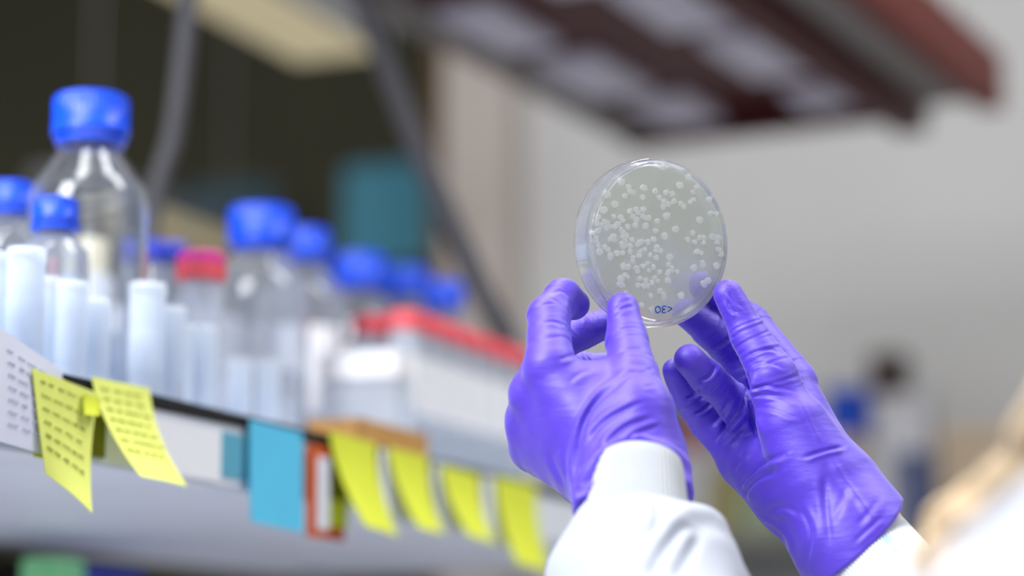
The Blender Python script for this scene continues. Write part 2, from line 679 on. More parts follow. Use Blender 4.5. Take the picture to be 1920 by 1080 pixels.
# the far wall stands square to the benches
struct('wall_north', rbox(oN, N * 3.4, S * 0.15, UP * 4.2), M['wall'])
pl0 = oN - N * 0.150 - S * 0.10
struct('trim_1', rbox(pl0, N * 0.150, S * 0.30, UP * 4.2), M['pillar'])
struct('trim_2', rbox(pl0 - N * 0.035, N * 0.035, S * 0.12, UP * 4.2), M['brown'])
struct('wall_west', rbox(pl0 - N * 6.5 + S * 1.1, N * 6.8, S * 0.12, UP * 4.2), M['dark_wall'])
struct('floor', rbox(Vector((-3.2, -2.2, -0.1)), Vector((8, 0, 0)), Vector((0, 10, 0)), Vector((0, 0, 0.1))), M['floor'])
struct('ceiling', rbox(Vector((-3.2, -2.2, 4.2)), Vector((8, 0, 0)), Vector((0, 10, 0)), Vector((0, 0, 0.1))), M['ceiling'])
eN = oN + N * 3.4
struct('wall_east', rbox(eN + S * 0.15, -S * 4.5, N * 0.15, UP * 4.2), M['wall'])

# ------------------------------------------------------------------ reagent shelf along the left
F0 = W(120, 702, 1.44)
ZS = F0.z                                    # top of the shelf
def edge_t(px):
    lo, hi = -1.2, 3.5
    for _ in range(50):
        m = (lo + hi) / 2
        if proj(F0 + S * m)[0] < px:
            lo = m
        else:
            hi = m
    return lo
def edge(px, dz=0.0, out=0.0):
    return F0 + S * edge_t(px) + UP * dz + N * out
def setback(p):
    return -(p - F0).dot(N)

DEPTH = 0.50
t0, t1 = -0.62, 1.25
sh = empty('reagent_shelf', F0 + S * t0 - N * DEPTH / 2 - UP * ZS)
tag(sh, 'long pale laboratory shelf with black edge strip carrying bottles and paper notes', 'shelf')
def world_child(bm, name, m, parent, smooth=False):
    o = obj(name, bm, m, None, smooth)
    o.parent = parent
    o.matrix_parent_inverse = Matrix.Translation(parent.location).inverted()
    return o
A0 = F0 + S * t0
world_child(rbox(A0 - N * DEPTH - UP * 0.050, S * (t1 - t0), N * (DEPTH - 0.004), UP * 0.049, bevel=0.002), 'board', M['shelf'], sh)
world_child(rbox(A0 - N * 0.0035 - UP * 0.050, S * (t1 - t0), N * 0.0035, UP * 0.042, bevel=0.0008), 'fascia', M['fascia'], sh)
world_child(rbox(A0 - N * 0.0035 - UP * 0.0085, S * (t1 - t0), N * 0.006, UP * 0.0085, bevel=0.001), 'edge_strip', M['black'], sh)
for t in (t0 + 0.05, t1 - 0.08):
    for back in (0.08, DEPTH - 0.06):
        q = F0 + S * t - N * back
        world_child(rbox(Vector((q.x, q.y, 0.90)), S * 0.03, N * 0.03, UP * (ZS - 0.05 - 0.90)), 'upright', M['steel'], sh)

# bench below the shelf
bn = empty('laboratory_bench', (A0 - N * 0.3).xy.to_3d())
tag(bn, 'grey laboratory bench below the shelf of bottles', 'bench')
b0 = Vector((A0.x, A0.y, 0)) - N * 0.62
world_child(rbox(b0 + UP * 0.865, S * (t1 - t0), N * 0.78, UP * 0.035, bevel=0.003), 'worktop', M['shelf'], bn)
world_child(rbox(b0 + N * 0.05, S * (t1 - t0), N * 0.62, UP * 0.865), 'base_cabinet', M['fascia'], bn)

# ------------------------------------------------------------------ things on the shelf
def at_shelf(px, ytop, Z):
    p = W(px, ytop, Z)
    return Vector((p.x, p.y, ZS)), p.z - ZS

def bottle(px, ytop, Z, dcap, dbody, label, group=None, capm='blue_cap', fill=0.0, lab=False, name='media_bottle', glassm='glass'):
    loc, H = at_shelf(px, ytop, Z)
    e = empty(name, loc, (0, 0, random.uniform(0, 6)))
    tag(e, label, 'bottle', group)
    rc, rb = dcap / 2, dbody / 2
    hc = dcap * 0.62
    rn = rc * 0.72
    zn = H - hc * 0.9                           # cap's lower rim
    zsh = zn - max(0.016, (rb - rn) * 1.75)        # shoulder
    w = 0.0024
    out = [(0, 0.0006), (rb * 0.86, 0), (rb * 0.96, 0.0035), (rb, 0.010), (rb, zsh * 0.5), (rb, zsh - 0.012), (rb * 0.985, zsh - 0.004), (rb * 0.93, zsh + 0.004)]
    k = 6
    for i in range(1, k + 1):
        u = i / k
        out.append((rb * 0.93 + (rn - rb * 0.93) * (u ** 0.97), zsh + 0.004 + (zn - 0.006 - zsh - 0.004) * u))
    out += [(rn + 0.0025, zn - 0.003), (rn + 0.0025, zn), (rn, zn + 0.002), (rn, H - 0.006)]
    inn = [(max(r - w, 0.0), z + (w if i < 3 else 0)) for i, (r, z) in enumerate(out)]
    inn[0] = (0, 0.004)
    bm = lathe(out + inn[::-1], 48)
    obj('glass_body', bm, M[glassm], e)
    cb = lathe([(rn * 0.9, zn + 0.001), (rc * 0.98, zn + 0.001), (rc, zn + 0.003), (rc, zn + hc * 0.2), (rc * 0.985, zn + hc * 0.24), (rc * 0.985, H - hc * 0.16),
                (rc * 0.95, H - hc * 0.05), (rc * 0.86, H), (0, H)], 96, ribs=(4, 5, rc * 0.045))
    obj('screw_cap', cb, M[capm], e)
    rg = lathe([(rn + 0.001, zn - 0.005), (rn + 0.0048, zn - 0.005), (rn + 0.0052, zn - 0.001), (rn + 0.001, zn - 0.001)], 48, closed=True)
    obj('pouring_ring', rg, M[capm], e)
    if fill:
        zf = zsh * fill
        lq = lathe([(0, 0.0045), (rb * 0.9 - w, 0.0045), (rb - w - 0.0006, 0.010), (rb - w - 0.0006, zf), (0, zf)], 48)
        obj('liquid', lq, M['water'], e)
    if lab:
        lb = bmesh.new()
        z0, z1 = zsh * 0.35, zsh * 0.82
        prev = None
        for i in range(13):
            a = lab - 0.75 + 1.5 * i / 12
            c, s = math.cos(a) * (rb + 0.0004), math.sin(a) * (rb + 0.0004)
            cur = (lb.verts.new((c, s, z0)), lb.verts.new((c, s, z1)))
            if prev:
                lb.faces.new((prev[0], cur[0], cur[1], prev[1]))
            prev = cur
        obj('label', lb, M['label'], e)
        e.rotation_euler.z = 0
    return e

FRONT = -math.radians(75)                         # the way labels are turned, towards the aisle
GB = 'blue-capped media bottles on the shelf'
bottle(172, 181, 1.66, 0.053, 0.082, 'tallest clear glass bottle with ribbed blue cap rising over its neighbours', GB)
bottle(22, 343, 1.70, 0.033, 0.052, 'small bottle with blue cap at the near end of the shelf', GB, fill=0.7, glassm='brightened_glass')
bottle(105, 373, 1.57, 0.0295, 0.046, 'small blue-capped bottle standing in front of the tallest bottle', GB, fill=0.6, glassm='brightened_glass')
bottle(492, 390, 2.00, 0.056, 0.080, 'medium clear bottle with blue cap beside the pink and red lidded jar', GB, fill=0.5, glassm='brightened_glass')
bottle(573, 430, 2.20, 0.046, 0.076, 'blue-capped bottle half hidden behind the medium bottle', GB, fill=0.8, lab=FRONT, glassm='brightened_glass')
bottle(676, 478, 2.42, 0.056, 0.085, 'blue-capped bottle with widest far cap, nearest of three before the hose', GB, fill=0.7, lab=FRONT, glassm='brightened_glass')
bottle(765, 503, 2.62, 0.048, 0.075, 'middle one of three far blue-capped bottles before the hose', GB, fill=0.7, glassm='brightened_glass')
bottle(832, 530, 2.54, 0.044, 0.070, 'farthest blue-capped bottle, closest to the hose', GB, fill=0.7, glassm='brightened_glass')
bottle(290, 452, 2.02, 0.022, 0.034, 'slim bottle with dark blue cap just behind the tallest bottle', GB, capm='navy_cap', fill=0.6, glassm='brightened_glass')
bottle(328, 455, 2.05, 0.021, 0.034, 'slim bottle with dark blue cap beside the pink and red lid', GB, capm='navy_cap', fill=0.6, glassm='brightened_glass')

# jar with pink and red lid
loc, H = at_shelf(378, 474, 1.76)
e = empty('sample_jar', loc)
tag(e, 'clear jar with pink and red lid standing left of the medium bottle', 'jar')
r = 0.0165
obj('jar_body', lathe([(0, 0.001), (r * 0.9, 0), (r, 0.004), (r, H - 0.026), (r - 0.0015, H - 0.022), (r - 0.0015, H - 0.004), (r - 0.003, H - 0.004), (r - 0.0025, H - 0.024), (r - 0.0018, 0.006), (0, 0.004)], 40), M['haze'], e)
obj('lid', lathe([(r * 0.8, H - 0.021), (r * 1.08, H - 0.021), (r * 1.1, H - 0.018), (r * 1.1, H - 0.0085), (r * 0.8, H - 0.0085)], 72, ribs=(2, 3, 0.0006)), M['red_cap'], e)
obj('lid_top', lathe([(r * 0.8, H - 0.009), (r * 1.08, H - 0.009), (r * 1.05, H - 0.002), (r * 0.9, H), (0, H)], 48), M['pink'], e)

# capped tubes, built once then copied
def tube_proto(name, r, H, capm, bodym):
    e = empty(name, (0, 0, 0))
    z = H - 0.016
    b = obj('tube_body', lathe([(0, 0), (r * 0.25, 0.0005), (r * 0.45, 0.003), (r * 0.97, 0.018), (r, 0.022), (r, z + 0.008), (r - 0.0012, z + 0.008), (r - 0.0012, 0.023), (r * 0.4, 0.005), (0, 0.003)], 32), M[bodym], e)
    c = obj('tube_cap', lathe([(r * 0.9, z), (r * 1.13, z), (r * 1.15, z + 0.001), (r * 1.15, H - 0.002), (r * 1.08, H), (0, H)], 56, ribs=(2, 3, 0.0007)), M[capm], e)
    l = lathe([(r + 0.0003, max(0.023, H * 0.30)), (r + 0.0003, H * 0.70)], 32)
    obj('tube_label', l, M['label'], e)
    return e
def dup(root, loc, rz, sc=1.0):
    q = root.copy()
    COL.objects.link(q)
    q.location = loc
    q.rotation_euler = (0, 0, rz)
    q.scale = (sc, sc, sc)
    for ch in list(root.children):
        c = ch.copy()
        COL.objects.link(c)
        c.parent = q
    return q

loc, H = at_shelf(760, 585, 2.08)
proto = tube_proto('red_capped_tube', 0.0145, H - 0.012, 'red_cap', 'milky')
first = True
rk0 = loc - N * 0.019
nrow = [0, 0]
for row in range(2):
    for k in range(7 if row == 0 else 6):
        p = loc + S * (0.041 * k + 0.015 * row) - N * 0.040 * row + UP * 0.012
        o = proto if first else dup(proto, p, random.uniform(0, 6))
        o.location = p
        first = False
        g = 'red-capped tubes in the rack'
        if row == 0:
            tag(o, 'clear tube with red cap in the front row of the tube rack', 'tube', 'red-capped tubes, front row of the rack')
        else:
            tag(o, 'clear tube with red cap in the rear row of the tube rack', 'tube', 'red-capped tubes, rear row of the rack')
rack = empty('tube_rack', loc - N * 0.02)
tag(rack, 'clear plastic rack holding the red-capped tubes', 'rack')
ra = loc - S * 0.024 - N * 0.062
def rack_plate(z0, z1, nm, m):
    world_child(rbox(ra + UP * z0, S * 0.30, N * 0.084, UP * (z1 - z0), bevel=0.001), nm, m, rack)
rack_plate(0.0, 0.0085, 'rack_base', M['white'])
for nm, off in (('end_plate', -0.004), ('end_plate', 0.300)):
    world_child(rbox(ra + S * off, S * 0.004, N * 0.084, UP * 0.055, bevel=0.001), nm, M['haze'], rack)
for off in (0.0, 0.081):
    world_child(rbox(ra + N * off + UP * 0.040, S * 0.30, N * 0.003, UP * 0.008, bevel=0.001), 'rail', M['haze'], rack)

# brown tray in front of the rack
q = edge(700, 0, -0.012)
tr = empty('cardboard_tray', q)
tag(tr, 'low brown cardboard tray on the shelf edge before the tube rack', 'tray')
m = mat('brown_cardboard', (196, 150, 92), 0.9, 0.1)
world_child(rbox(q - N * 0.045, S * 0.13, N * 0.045, UP * 0.003), 'tray_bottom', m, tr)
for o_, a_, b_ in ((q - N * 0.045, S * 0.13, N * 0.002), (q - N * 0.002, S * 0.13, N * 0.002), (q - N * 0.045, S * 0.002, N * 0.045), (q - N * 0.045 + S * 0.128, S * 0.002, N * 0.045)):
    world_child(rbox(o_, a_, b_, UP * 0.022), 'tray_side', m, tr)

# slim milky tubes crowded along the near end
sl = empty('slim_tube', (0, 0, 0))
r, H = 0.0108, 0.070
obj('tube_body', lathe([(0, 0), (r * 0.9, 0), (r, 0.002), (r, H - 0.008), (r - 0.0012, H - 0.008), (r - 0.0012, 0.003), (0, 0.003)], 32), M['milky'], sl)
obj('tube_cap', lathe([(r * 0.8, H - 0.0078), (r * 1.02, H - 0.0078), (r * 1.04, H - 0.007), (r * 1.04, H - 0.001), (r, H), (0, H)], 48), M['milky'], sl)
obj('tube_label', lathe([(r + 0.0003, H * 0.22), (r + 0.0003, H * 0.58)], 32), M['milky'], sl)
taken = [(0.164, 0.090, 0.042), (0.186, 0.167, 0.027), (0.091, 0.068, 0.024), (0.516, 0.143, 0.041), (0.707, 0.201, 0.039), (0.504, 0.238, 0.018), (0.536, 0.237, 0.018),
         (0.296, 0.075, 0.018), (0.383, 0.223, 0.026), (0.128, 0.091, 0.005)]
spots = []
rt = random.Random(12)
for row, b0_ in enumerate((0.017, 0.046, 0.080, 0.112)):
    t_ = -0.16 + 0.012 * row
    lim = (0.17, 0.26, 0.30, 0.30)[row]
    while t_ < lim:
        tt, bb = t_ + rt.uniform(-0.002, 0.002), b0_ + rt.uniform(-0.002, 0.002)
        if all(math.hypot(tt - c_[0], bb - c_[1]) > c_[2] + 0.0145 for c_ in taken):
            spots.append((tt, bb, rt.uniform(0.8, 1.08)))
            taken.append((tt, bb, 0.0135))
        t_ += 0.028
for tt, bb, k_ in ((0.345, 0.045, 0.8), (0.375, 0.085, 0.9), (0.35, 0.125, 1.0)):
    spots.append((tt, bb, k_))
for k, (tt, bb, k_) in enumerate(spots):
    o = sl if k == 0 else dup(sl, (0, 0, 0), random.uniform(0, 6), k_)
    o.location = F0 + S * tt - N * bb
    if k < len(spots) - 3:
        tag(o, 'slim milky tube with white cap crowded below the tallest bottle', 'tube', 'slim milky tubes at the near end')
    else:
        tag(o, 'slim milky tube with white cap between pink-lidded jar and medium bottle', 'tube', 'slim milky tubes beside the jar')

# translucent boxes at the back of the shelf
def box_thing(name, o_, a_, b_, h, m, lidm, label, cat='box', group=None, lid=0.25):
    c = Vector(o_) + a_ * 0.5 + b_ * 0.5
    e = empty(name, c)
    tag(e, label, cat, group)
    world_child(rbox(o_, a_, b_, UP * h * (1 - lid), bevel=0.002), 'box_body', m, e)
    world_child(rbox(Vector(o_) - (a_ + b_).normalized() * 0.002 + UP * h * (1 - lid), a_ * 1.02, b_ * 1.02, UP * h * lid, bevel=0.002), 'lid', lidm, e)
    return e
def spot(t, back):
    return F0 + S * t - N * back
box_thing('tube_box', spot(0.30, 0.27), S * 0.12, -N * 0.09, 0.095, M['milky'], M['white'], 'translucent box behind the small bottles at the near end')
box_thing('tube_box', spot(0.435, 0.275), S * 0.13, -N * 0.09, 0.105, M['milky'], M['white'], 'translucent box behind the tubes, left of the pink and red lid')
box_thing('tube_box', spot(0.60, 0.26), S * 0.24, -N * 0.08, 0.150, M['white'], M['white'], 'white box added behind the medium blue-capped bottle to brighten it')  # added white backing so the glass before it looks brighter
box_thing('tube_box', spot(0.567, 0.045), S * 0.038, -N * 0.07, 0.095, M['milky'], M['white'], 'translucent box between medium bottle and red-capped tubes')
# cream jar behind the tallest bottle
loc, H = at_shelf(172, 452, 1.90)
e = empty('cream_jar', loc)
tag(e, 'cream jar seen through the tallest glass bottle', 'jar')
obj('jar_body', lathe([(0, 0), (0.024, 0), (0.025, 0.003), (0.025, H - 0.03), (0, H - 0.03)], 40), M['white'], e)
obj('lid', lathe([(0.0, H - 0.03), (0.0185, H - 0.03), (0.019, H - 0.004), (0.017, H), (0, H)], 40), M['cream'], e)
# pale yellow jar at the far end of the shelf
loc, H = at_shelf(962, 745, 2.37)
e = empty('wide_jar', loc)
tag(e, 'pale yellow wide jar at the far end of the shelf behind the left hand', 'jar')
obj('jar_body', lathe([(0, 0), (0.024, 0), (0.026, 0.004), (0.026, H - 0.02), (0.021, H - 0.014), (0, H - 0.014)], 40), M['cream'], e)
obj('lid', lathe([(0.0, H - 0.014), (0.023, H - 0.014), (0.023, H - 0.002), (0.021, H), (0, H)], 40), M['cream'], e)
# red pen standing among the tubes
p = W(100, 600, 1.60); p.z = ZS
pen = empty('red_pen', p)
tag(pen, 'thin red pen standing upright among the near tubes', 'pen')
obj('barrel', lathe([(0, 0), (0.002, 0.001), (0.0036, 0.012), (0.0036, 0.075), (0, 0.075)], 16), M['red_cap'], pen)
obj('cap', lathe([(0.0, 0.0752), (0.0041, 0.0752), (0.0041, 0.096), (0.003, 0.099), (0, 0.099)], 16), M['red_cap'], pen)

# ------------------------------------------------------------------ paper notes on the shelf edge
def on_edge_plane(px, py, out):
    d = W(px, py, 1.0) - Vector((0, 0, CAMZ))
    t = (F0 + N * out - Vector((0, 0, CAMZ))).dot(N) / d.dot(N)
    return Vector((0, 0, CAMZ)) + d * t

def note(c, o_top, o_bl, o_br, m, label, ink=None, lines=0, cat='note'):
    '''a paper note stuck on the shelf edge (corners top left, top right, foot right, foot left), its foot curling out into the aisle'''
    org = on_edge_plane(*c[0], o_top)
    e = empty('sticky_note', org)
    tag(e, label, cat)
    K = [on_edge_plane(*c[0], o_top), on_edge_plane(*c[1], o_top), on_edge_plane(*c[2], o_br), on_edge_plane(*c[3], o_bl)]
    def P(u, v, lift=0.0):
        q = K[0].lerp(K[1], u).lerp(K[3].lerp(K[2], u), v)
        ob = o_bl + (o_br - o_bl) * u
        sag = (ob - o_top) * (v - v ** 1.9)           # hangs straight first, then curls out
        return q - N * sag * 0.8 + N * (lift + 0.0015 * math.sin(u * 3.1) * v)
    bm = bmesh.new()
    nu, nv = 8, 16
    for lift in (0.0, -0.0004):
        g = [[bm.verts.new(P(i / nu, j / nv, lift)) for i in range(nu + 1)] for j in range(nv + 1)]
        for j in range(nv):
            for i in range(nu):
                bm.faces.new((g[j][i], g[j][i + 1], g[j + 1][i + 1], g[j + 1][i]))
    world_child(bm, 'paper_sheet', m, e, True)
    if ink:
        bi = bmesh.new()
        rr = random.Random(int(c[0][0]) + 5)
        for k in range(lines):
            v = 0.10 + 0.62 * k / max(1, lines - 1)
            u = 0.10
            while u < 0.86:
                ln = rr.uniform(0.06, 0.16)
                tube([P(min(u + ln * i / 8, 0.92), v + (0.018 if i % 2 else -0.018) * rr.uniform(0.4, 1), 0.0006) for i in range(9)], 0.00034, 5, bi)
                u += ln + rr.uniform(0.03, 0.08)
        world_child(bi, 'handwriting', ink, e, True)
    return e

note([(61, 690), (186, 738), (173, 962), (86, 888)], 0.009, 0.012, 0.026, M['yellow'], 'written yellow sticky note with pointed foot beside the white paper sheet', M['ink'], 6)
note([(58, 690), (122, 712), (122, 872), (64, 856)], 0.0045, 0.0048, 0.0048, M['yellow2'], 'deeper yellow sticky note mostly covered by the pointed written one')
note([(172, 706), (281, 728), (351, 912), (264, 893)], 0.005, 0.034, 0.034, M['yellow'], 'written yellow sticky note curling out, right of the pointed one', M['ink'], 7)
note([(158, 738), (190, 748), (188, 780), (160, 778)], 0.0125, 0.016, 0.016, M['yellow2'], 'small deep yellow paper tab between two written yellow notes')
note([(468, 786), (568, 812), (569, 1000), (470, 978)], 0.005, 0.008, 0.008, M['bluenote'], 'sky blue sticky note hanging straight down')
note([(618, 808), (706, 832), (748, 1006), (686, 986)], 0.006, 0.032, 0.032, M['yellow2'], 'yellow sticky note just right of the orange-edged card')
note([(728, 838), (804, 858), (834, 1002), (786, 990)], 0.006, 0.030, 0.030, M['yellow2'], 'second yellow sticky note right of the orange-edged card')
note([(826, 872), (900, 890), (930, 1020), (880, 1004)], 0.006, 0.030, 0.030, M['yellow2'], 'third yellow sticky note right of the orange-edged card')
note([(928, 892), (1006, 912), (1034, 1072), (970, 1056)], 0.006, 0.030, 0.030, M['yellow2'], 'longest yellow sticky note, at the far end near the left glove')
note([(712, 840), (786, 858), (794, 985), (722, 968)], 0.003, 0.008, 0.008, M['paper'], 'whitish sticky note between first and second far yellow notes')
note([(812, 866), (878, 884), (888, 1000), (826, 985)], 0.003, 0.008, 0.008, M['paper'], 'whitish sticky note between second and third far yellow notes')
note([(906, 890), (968, 908), (976, 1030), (914, 1014)], 0.003, 0.008, 0.008, M['paper'], 'whitish sticky note between third and longest far yellow notes')
# olive part of a card and yellow strip by the orange card
def plate(name, px, w, dz, h, m, label, cat, out, thick=0.001, parent=None):
    o_ = edge(px, dz - h, out)
    bm = rbox(o_, S * w, N * thick, UP * h)
    if parent:
        return world_child(bm, name, m, parent)
    o = obj(name, bm, m, smooth=False, origin=o_)
    return tag(o, label, cat)
oc = empty('orange_card', edge(570, -0.012, 0.003))
tag(oc, 'orange-edged card with white and olive squares right of the blue note', 'card')
plate('card_backing', 570, 0.060, -0.010, 0.066, M['orange'], None, None, 0.0028, parent=oc)
plate('white_panel', 586, 0.019, -0.018, 0.052, M['paper'], None, None, 0.0040, parent=oc)
plate('olive_square', 608, 0.030, -0.016, 0.030, M['olive'], None, None, 0.0040, parent=oc)
plate('yellow_strip', 608, 0.030, -0.047, 0.020, M['yellow2'], None, None, 0.0040, parent=oc)
plate('shelf_label', 190, 0.150, -0.014, 0.034, M['label'], 'long white label on the shelf front behind the curling yellow note', 'label', 0.0003)
plate('shelf_label', 413, 0.044, -0.014, 0.030, M['teal'], 'teal label on the shelf front left of the blue note', 'label', 0.0003)
plate('note_pad', 165, 0.018, -0.012, 0.034, M['olive'], 'small olive paper square behind the pointed yellow note', 'note', 0.0015)

# white paper sheet at the near end, written on
wp = empty('paper_sheet', edge(40, -0.02, 0.012))
tag(wp, 'white sheet of handwritten paper taped to the near end of the shelf', 'paper')
cs = [on_edge_plane(-70, 566, 0.006), on_edge_plane(116, 694, 0.006), on_edge_plane(116, 863, 0.006), on_edge_plane(-70, 808, 0.006)]
def WP(u, v, lift=0.0):
    q = cs[0].lerp(cs[1], u).lerp(cs[3].lerp(cs[2], u), v)
    return q + N * (lift + 0.0015 * math.sin(v * 2.6))
bm = bmesh.new()
for lift in (0, -0.0004):
    g = [[bm.verts.new(WP(i / 10, j / 10, lift)) for i in range(11)] for j in range(11)]
    for j in range(10):
        for i in range(10):
            bm.faces.new((g[j][i], g[j][i + 1], g[j + 1][i + 1], g[j + 1][i]))
world_child(bm, 'sheet', M['paper'], wp, True)
bi = bmesh.new()
rr = random.Random(3)
for k in range(7):
    v = 0.16 + 0.11 * k
    u = 0.42
    while u < 0.86:
        ln = rr.uniform(0.04, 0.1)
        tube([WP(u + ln * i / 8, v + (0.014 if i % 2 else -0.014) * rr.uniform(0.4, 1), 0.0008) for i in range(9)], 0.0004, 5, bi)
        u += ln + rr.uniform(0.02, 0.06)
world_child(bi, 'handwriting', M['greyink'], wp, True)

# ------------------------------------------------------------------ lower things glimpsed under the shelf
def under(name, px, ytop, Z, w, d, m, m2, label, cat='box'):
    p = W(px, ytop, Z)
    base = 0.90
    h = p.z - base
    o_ = Vector((p.x, p.y, base)) - S * w / 2
    e = empty(name, Vector((p.x, p.y, base)))
    tag(e, label, cat)
    world_child(rbox(o_, S * w, -N * d, UP * h * 0.8, bevel=0.003), 'box_body', m, e)
    world_child(rbox(o_ - S * 0.001 + UP * h * 0.8, S * (w + 0.002), -N * (d + 0.001), UP * h * 0.2, bevel=0.003), 'lid', m2, e)
M['green'] = mat('green_card', (150, 228, 164), 0.7, 0.2)
M['dark_box'] = mat('dark_olive_card', (58, 56, 40), 0.8, 0.2)
under('storage_box', 128, 1046, 2.02, 0.055, 0.028, M['white'], M['green'], 'tall white box with green lid under the shelf')
under('storage_box', 0, 1042, 2.20, 0.16, 0.04, M['dark_box'], M['dark_box'], 'dark olive box under the near end of the shelf')
under('storage_box', 205, 1066, 2.20, 0.13, 0.05, M['black'], M['navy_cap'], 'black box with blue lid under the shelf')

# ------------------------------------------------------------------ cables, lamps, boards beyond the shelf
c = obj('grey_cable', tube(spline([W(356, -60, 2.25), W(352, 20, 2.25), W(338, 150, 2.25), W(322, 260, 2.25), W(300, 330, 2.25), W(280, 420, 2.25), W(270, 560, 2.25)], 40), 0.0092, 14), M['cable'])
tag(c, 'dark grey cable hanging between tallest bottle and medium bottle', 'cable')
c = obj('grey_hose', tube(spline([W(640, -70, 2.62), W(690, 30, 2.62), W(735, 150, 2.62), W(790, 292, 2.62), W(850, 430, 2.62), W(910, 560, 2.62), W(985, 700, 2.62), W(1040, 850, 2.62)], 50), 0.0135, 16), M['cable'])
tag(c, 'long grey hose slanting down past the brown door frame', 'hose')

def flat_fixture(name, corner, a, b, th, label):
    e = empty(name, corner)
    tag(e, label, 'ceiling light')
    world_child(rbox(corner, a, b, UP * th, bevel=0.004), 'housing', M['steel'], e)
    world_child(rbox(corner + a * 0.03 + b * 0.06 - UP * 0.006, a * 0.94, b * 0.88, UP * 0.006), 'diffuser', M['lamp'], e)
    for u in (0.15, 0.85):
        q = corner + a * u + b * 0.5 + UP * th
        world_child(tube([q, Vector((q.x, q.y, 4.2))], 0.0025, 8), 'hanger', M['steel'], e)
    return e
q = W(565, 122, 4.3)
flat_fixture('ceiling_light', q, -S * 1.25, N * 0.175, 0.05, 'hanging cream ceiling light at the top above the blue-capped bottles')
q = W(420, 485, 6.2)
flat_fixture('ceiling_light', q, -S * 0.9, N * 0.16, 0.05, 'distant cream ceiling light low behind the pink and red lid')

def board(name, px0, px1, y0, y1, Z, m, label):
    a = W(px0, y0, Z)
    wd_ = (px1 - px0) / FPX * Z / math.cos(ALPHA)
    h = (y1 - y0) / FPX * Z
    e = empty(name, a - UP * h)
    tag(e, label, 'board')
    world_child(rbox(a - UP * h, N * wd_, S * 0.015, UP * h, bevel=0.003), 'panel', m, e)
    b = bmesh.new()
    for o_, aa, bb in ((a - UP * h, N * wd_, UP * 0.02), (a - UP * 0.02, N * wd_, UP * 0.02), (a - UP * h, N * 0.02, UP * h), (a - UP * h + N * (wd_ - 0.02), N * 0.02, UP * h)):
        rbox(o_ - S * 0.004, aa, S * 0.012, bb, b)
    world_child(b, 'board_frame', M['dark_wall'], e)
board('wall_board', 632, 842, 300, 520, 6.05, M['tealboard'], 'teal board on the dark wall behind the slanting hose')
board('wall_board', 330, 535, 340, 470, 6.3, M['dimboard'], 'dim slate blue board on the dark wall beside the hanging cable')

# ------------------------------------------------------------------ overhead maroon rack, upper right
RA = math.radians(26)
RSD, RND = Vector((math.sin(RA), math.cos(RA), 0)), Vector((math.cos(RA), -math.sin(RA), 0))
RS = 1.27
M['greyrail'] = mat('grey_rail', (150, 144, 142), 0.6, 0.3)
HZ = W(1248, 258, 4.0)
far_l = HZ
RW = 0.56
LEN = 1.9
ov = empty('overhead_rack', far_l)
tag(ov, 'maroon overhead rack with pale patches painted for light coming through, hanging above the petri dish', 'rack')
fr_l = far_l - RSD * LEN
side = 0.03
def ov_box(u0, u1, s0, s1, z0, z1, nm, m):
    world_child(rbox(far_l + (RND * u0 - RSD * s1 + UP * z0) * RS, RND * (u1 - u0) * RS, RSD * (s1 - s0) * RS, UP * (z1 - z0) * RS, bevel=0.003), nm, m, ov)
ov_box(-0.05, 0.36, 0, LEN, 0.020, 0.032, 'deck', M['maroon'])
for u0, u1, m in ((-0.055, -0.02, M['greyrail']), (0.31, 0.352, M['maroon'])):
    ov_box(u0, u1, 0, LEN, -0.03 if u0 > 0 else -0.005, 0.05, 'rail', m)
ov_box(0.352, 0.425, 0.01, LEN, 0.0, 0.03, 'grey_channel', M['greyrail'])
ov_box(0.425, 0.455, 0.03, LEN, -0.02, 0.05, 'red_rail', M['redwood'])
ov_box(-0.05, 0.352, 0.0, 0.02, -0.012, 0.045, 'end_rail', M['maroon'])
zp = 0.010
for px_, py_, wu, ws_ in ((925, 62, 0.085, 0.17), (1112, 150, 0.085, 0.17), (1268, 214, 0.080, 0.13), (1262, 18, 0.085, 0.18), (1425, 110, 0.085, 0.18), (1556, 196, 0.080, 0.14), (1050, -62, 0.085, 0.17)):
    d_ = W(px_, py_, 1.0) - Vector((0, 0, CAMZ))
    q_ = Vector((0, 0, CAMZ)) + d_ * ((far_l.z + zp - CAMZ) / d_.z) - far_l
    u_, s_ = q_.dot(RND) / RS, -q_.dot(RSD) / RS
    ov_box(u_ - wu / 2, u_ + wu / 2, s_ - ws_ / 2, s_ + ws_ / 2, 0.006, 0.0205, 'painted_light_patch', M['panel'])  # pale patch painted where ceiling light comes through the deck
for u in (0.015, 0.44):
    for s_ in (0.2, 1.2):
        q = far_l + (RND * u - RSD * s_ + UP * 0.05) * RS
        world_child(tube([q, Vector((q.x, q.y, 4.2))], 0.008, 8), 'hanger_rod', M['steel'], ov)

# ------------------------------------------------------------------ wall shelf and its things, far right
ws0 = W(1010, 1030, 4.75)
ws = empty('wall_shelf', ws0)
tag(ws, 'grey shelf on the far wall behind both gloves', 'shelf')
def north_pt(px, py, off):
    """on a line parallel to the far wall, that far in front of it"""
    base = oN - S * off
    lo, hi = -1, 3.4
    for _ in range(50):
        m = (lo + hi) / 2
        if proj(Vector((base.x, base.y, 1.6)) + N * m)[0] < px:
            lo = m
        else:
            hi = m
    q = base + N * lo
    Z = proj(Vector((q.x, q.y, 1.6)))[2]
    p = W(px, py, Z)
    return Vector((q.x, q.y, p.z))
sz = north_pt(1450, 1000, 0.30).z
a = north_pt(1040, 900, 0.34)
a.z = sz - 0.03
M['greyboard'] = mat('grey_board', (128, 128, 124), 0.7, 0.3)
world_child(rbox(a, N * 2.2, S * 0.33, UP * 0.03, bevel=0.003), 'board', M['greyboard'], ws)
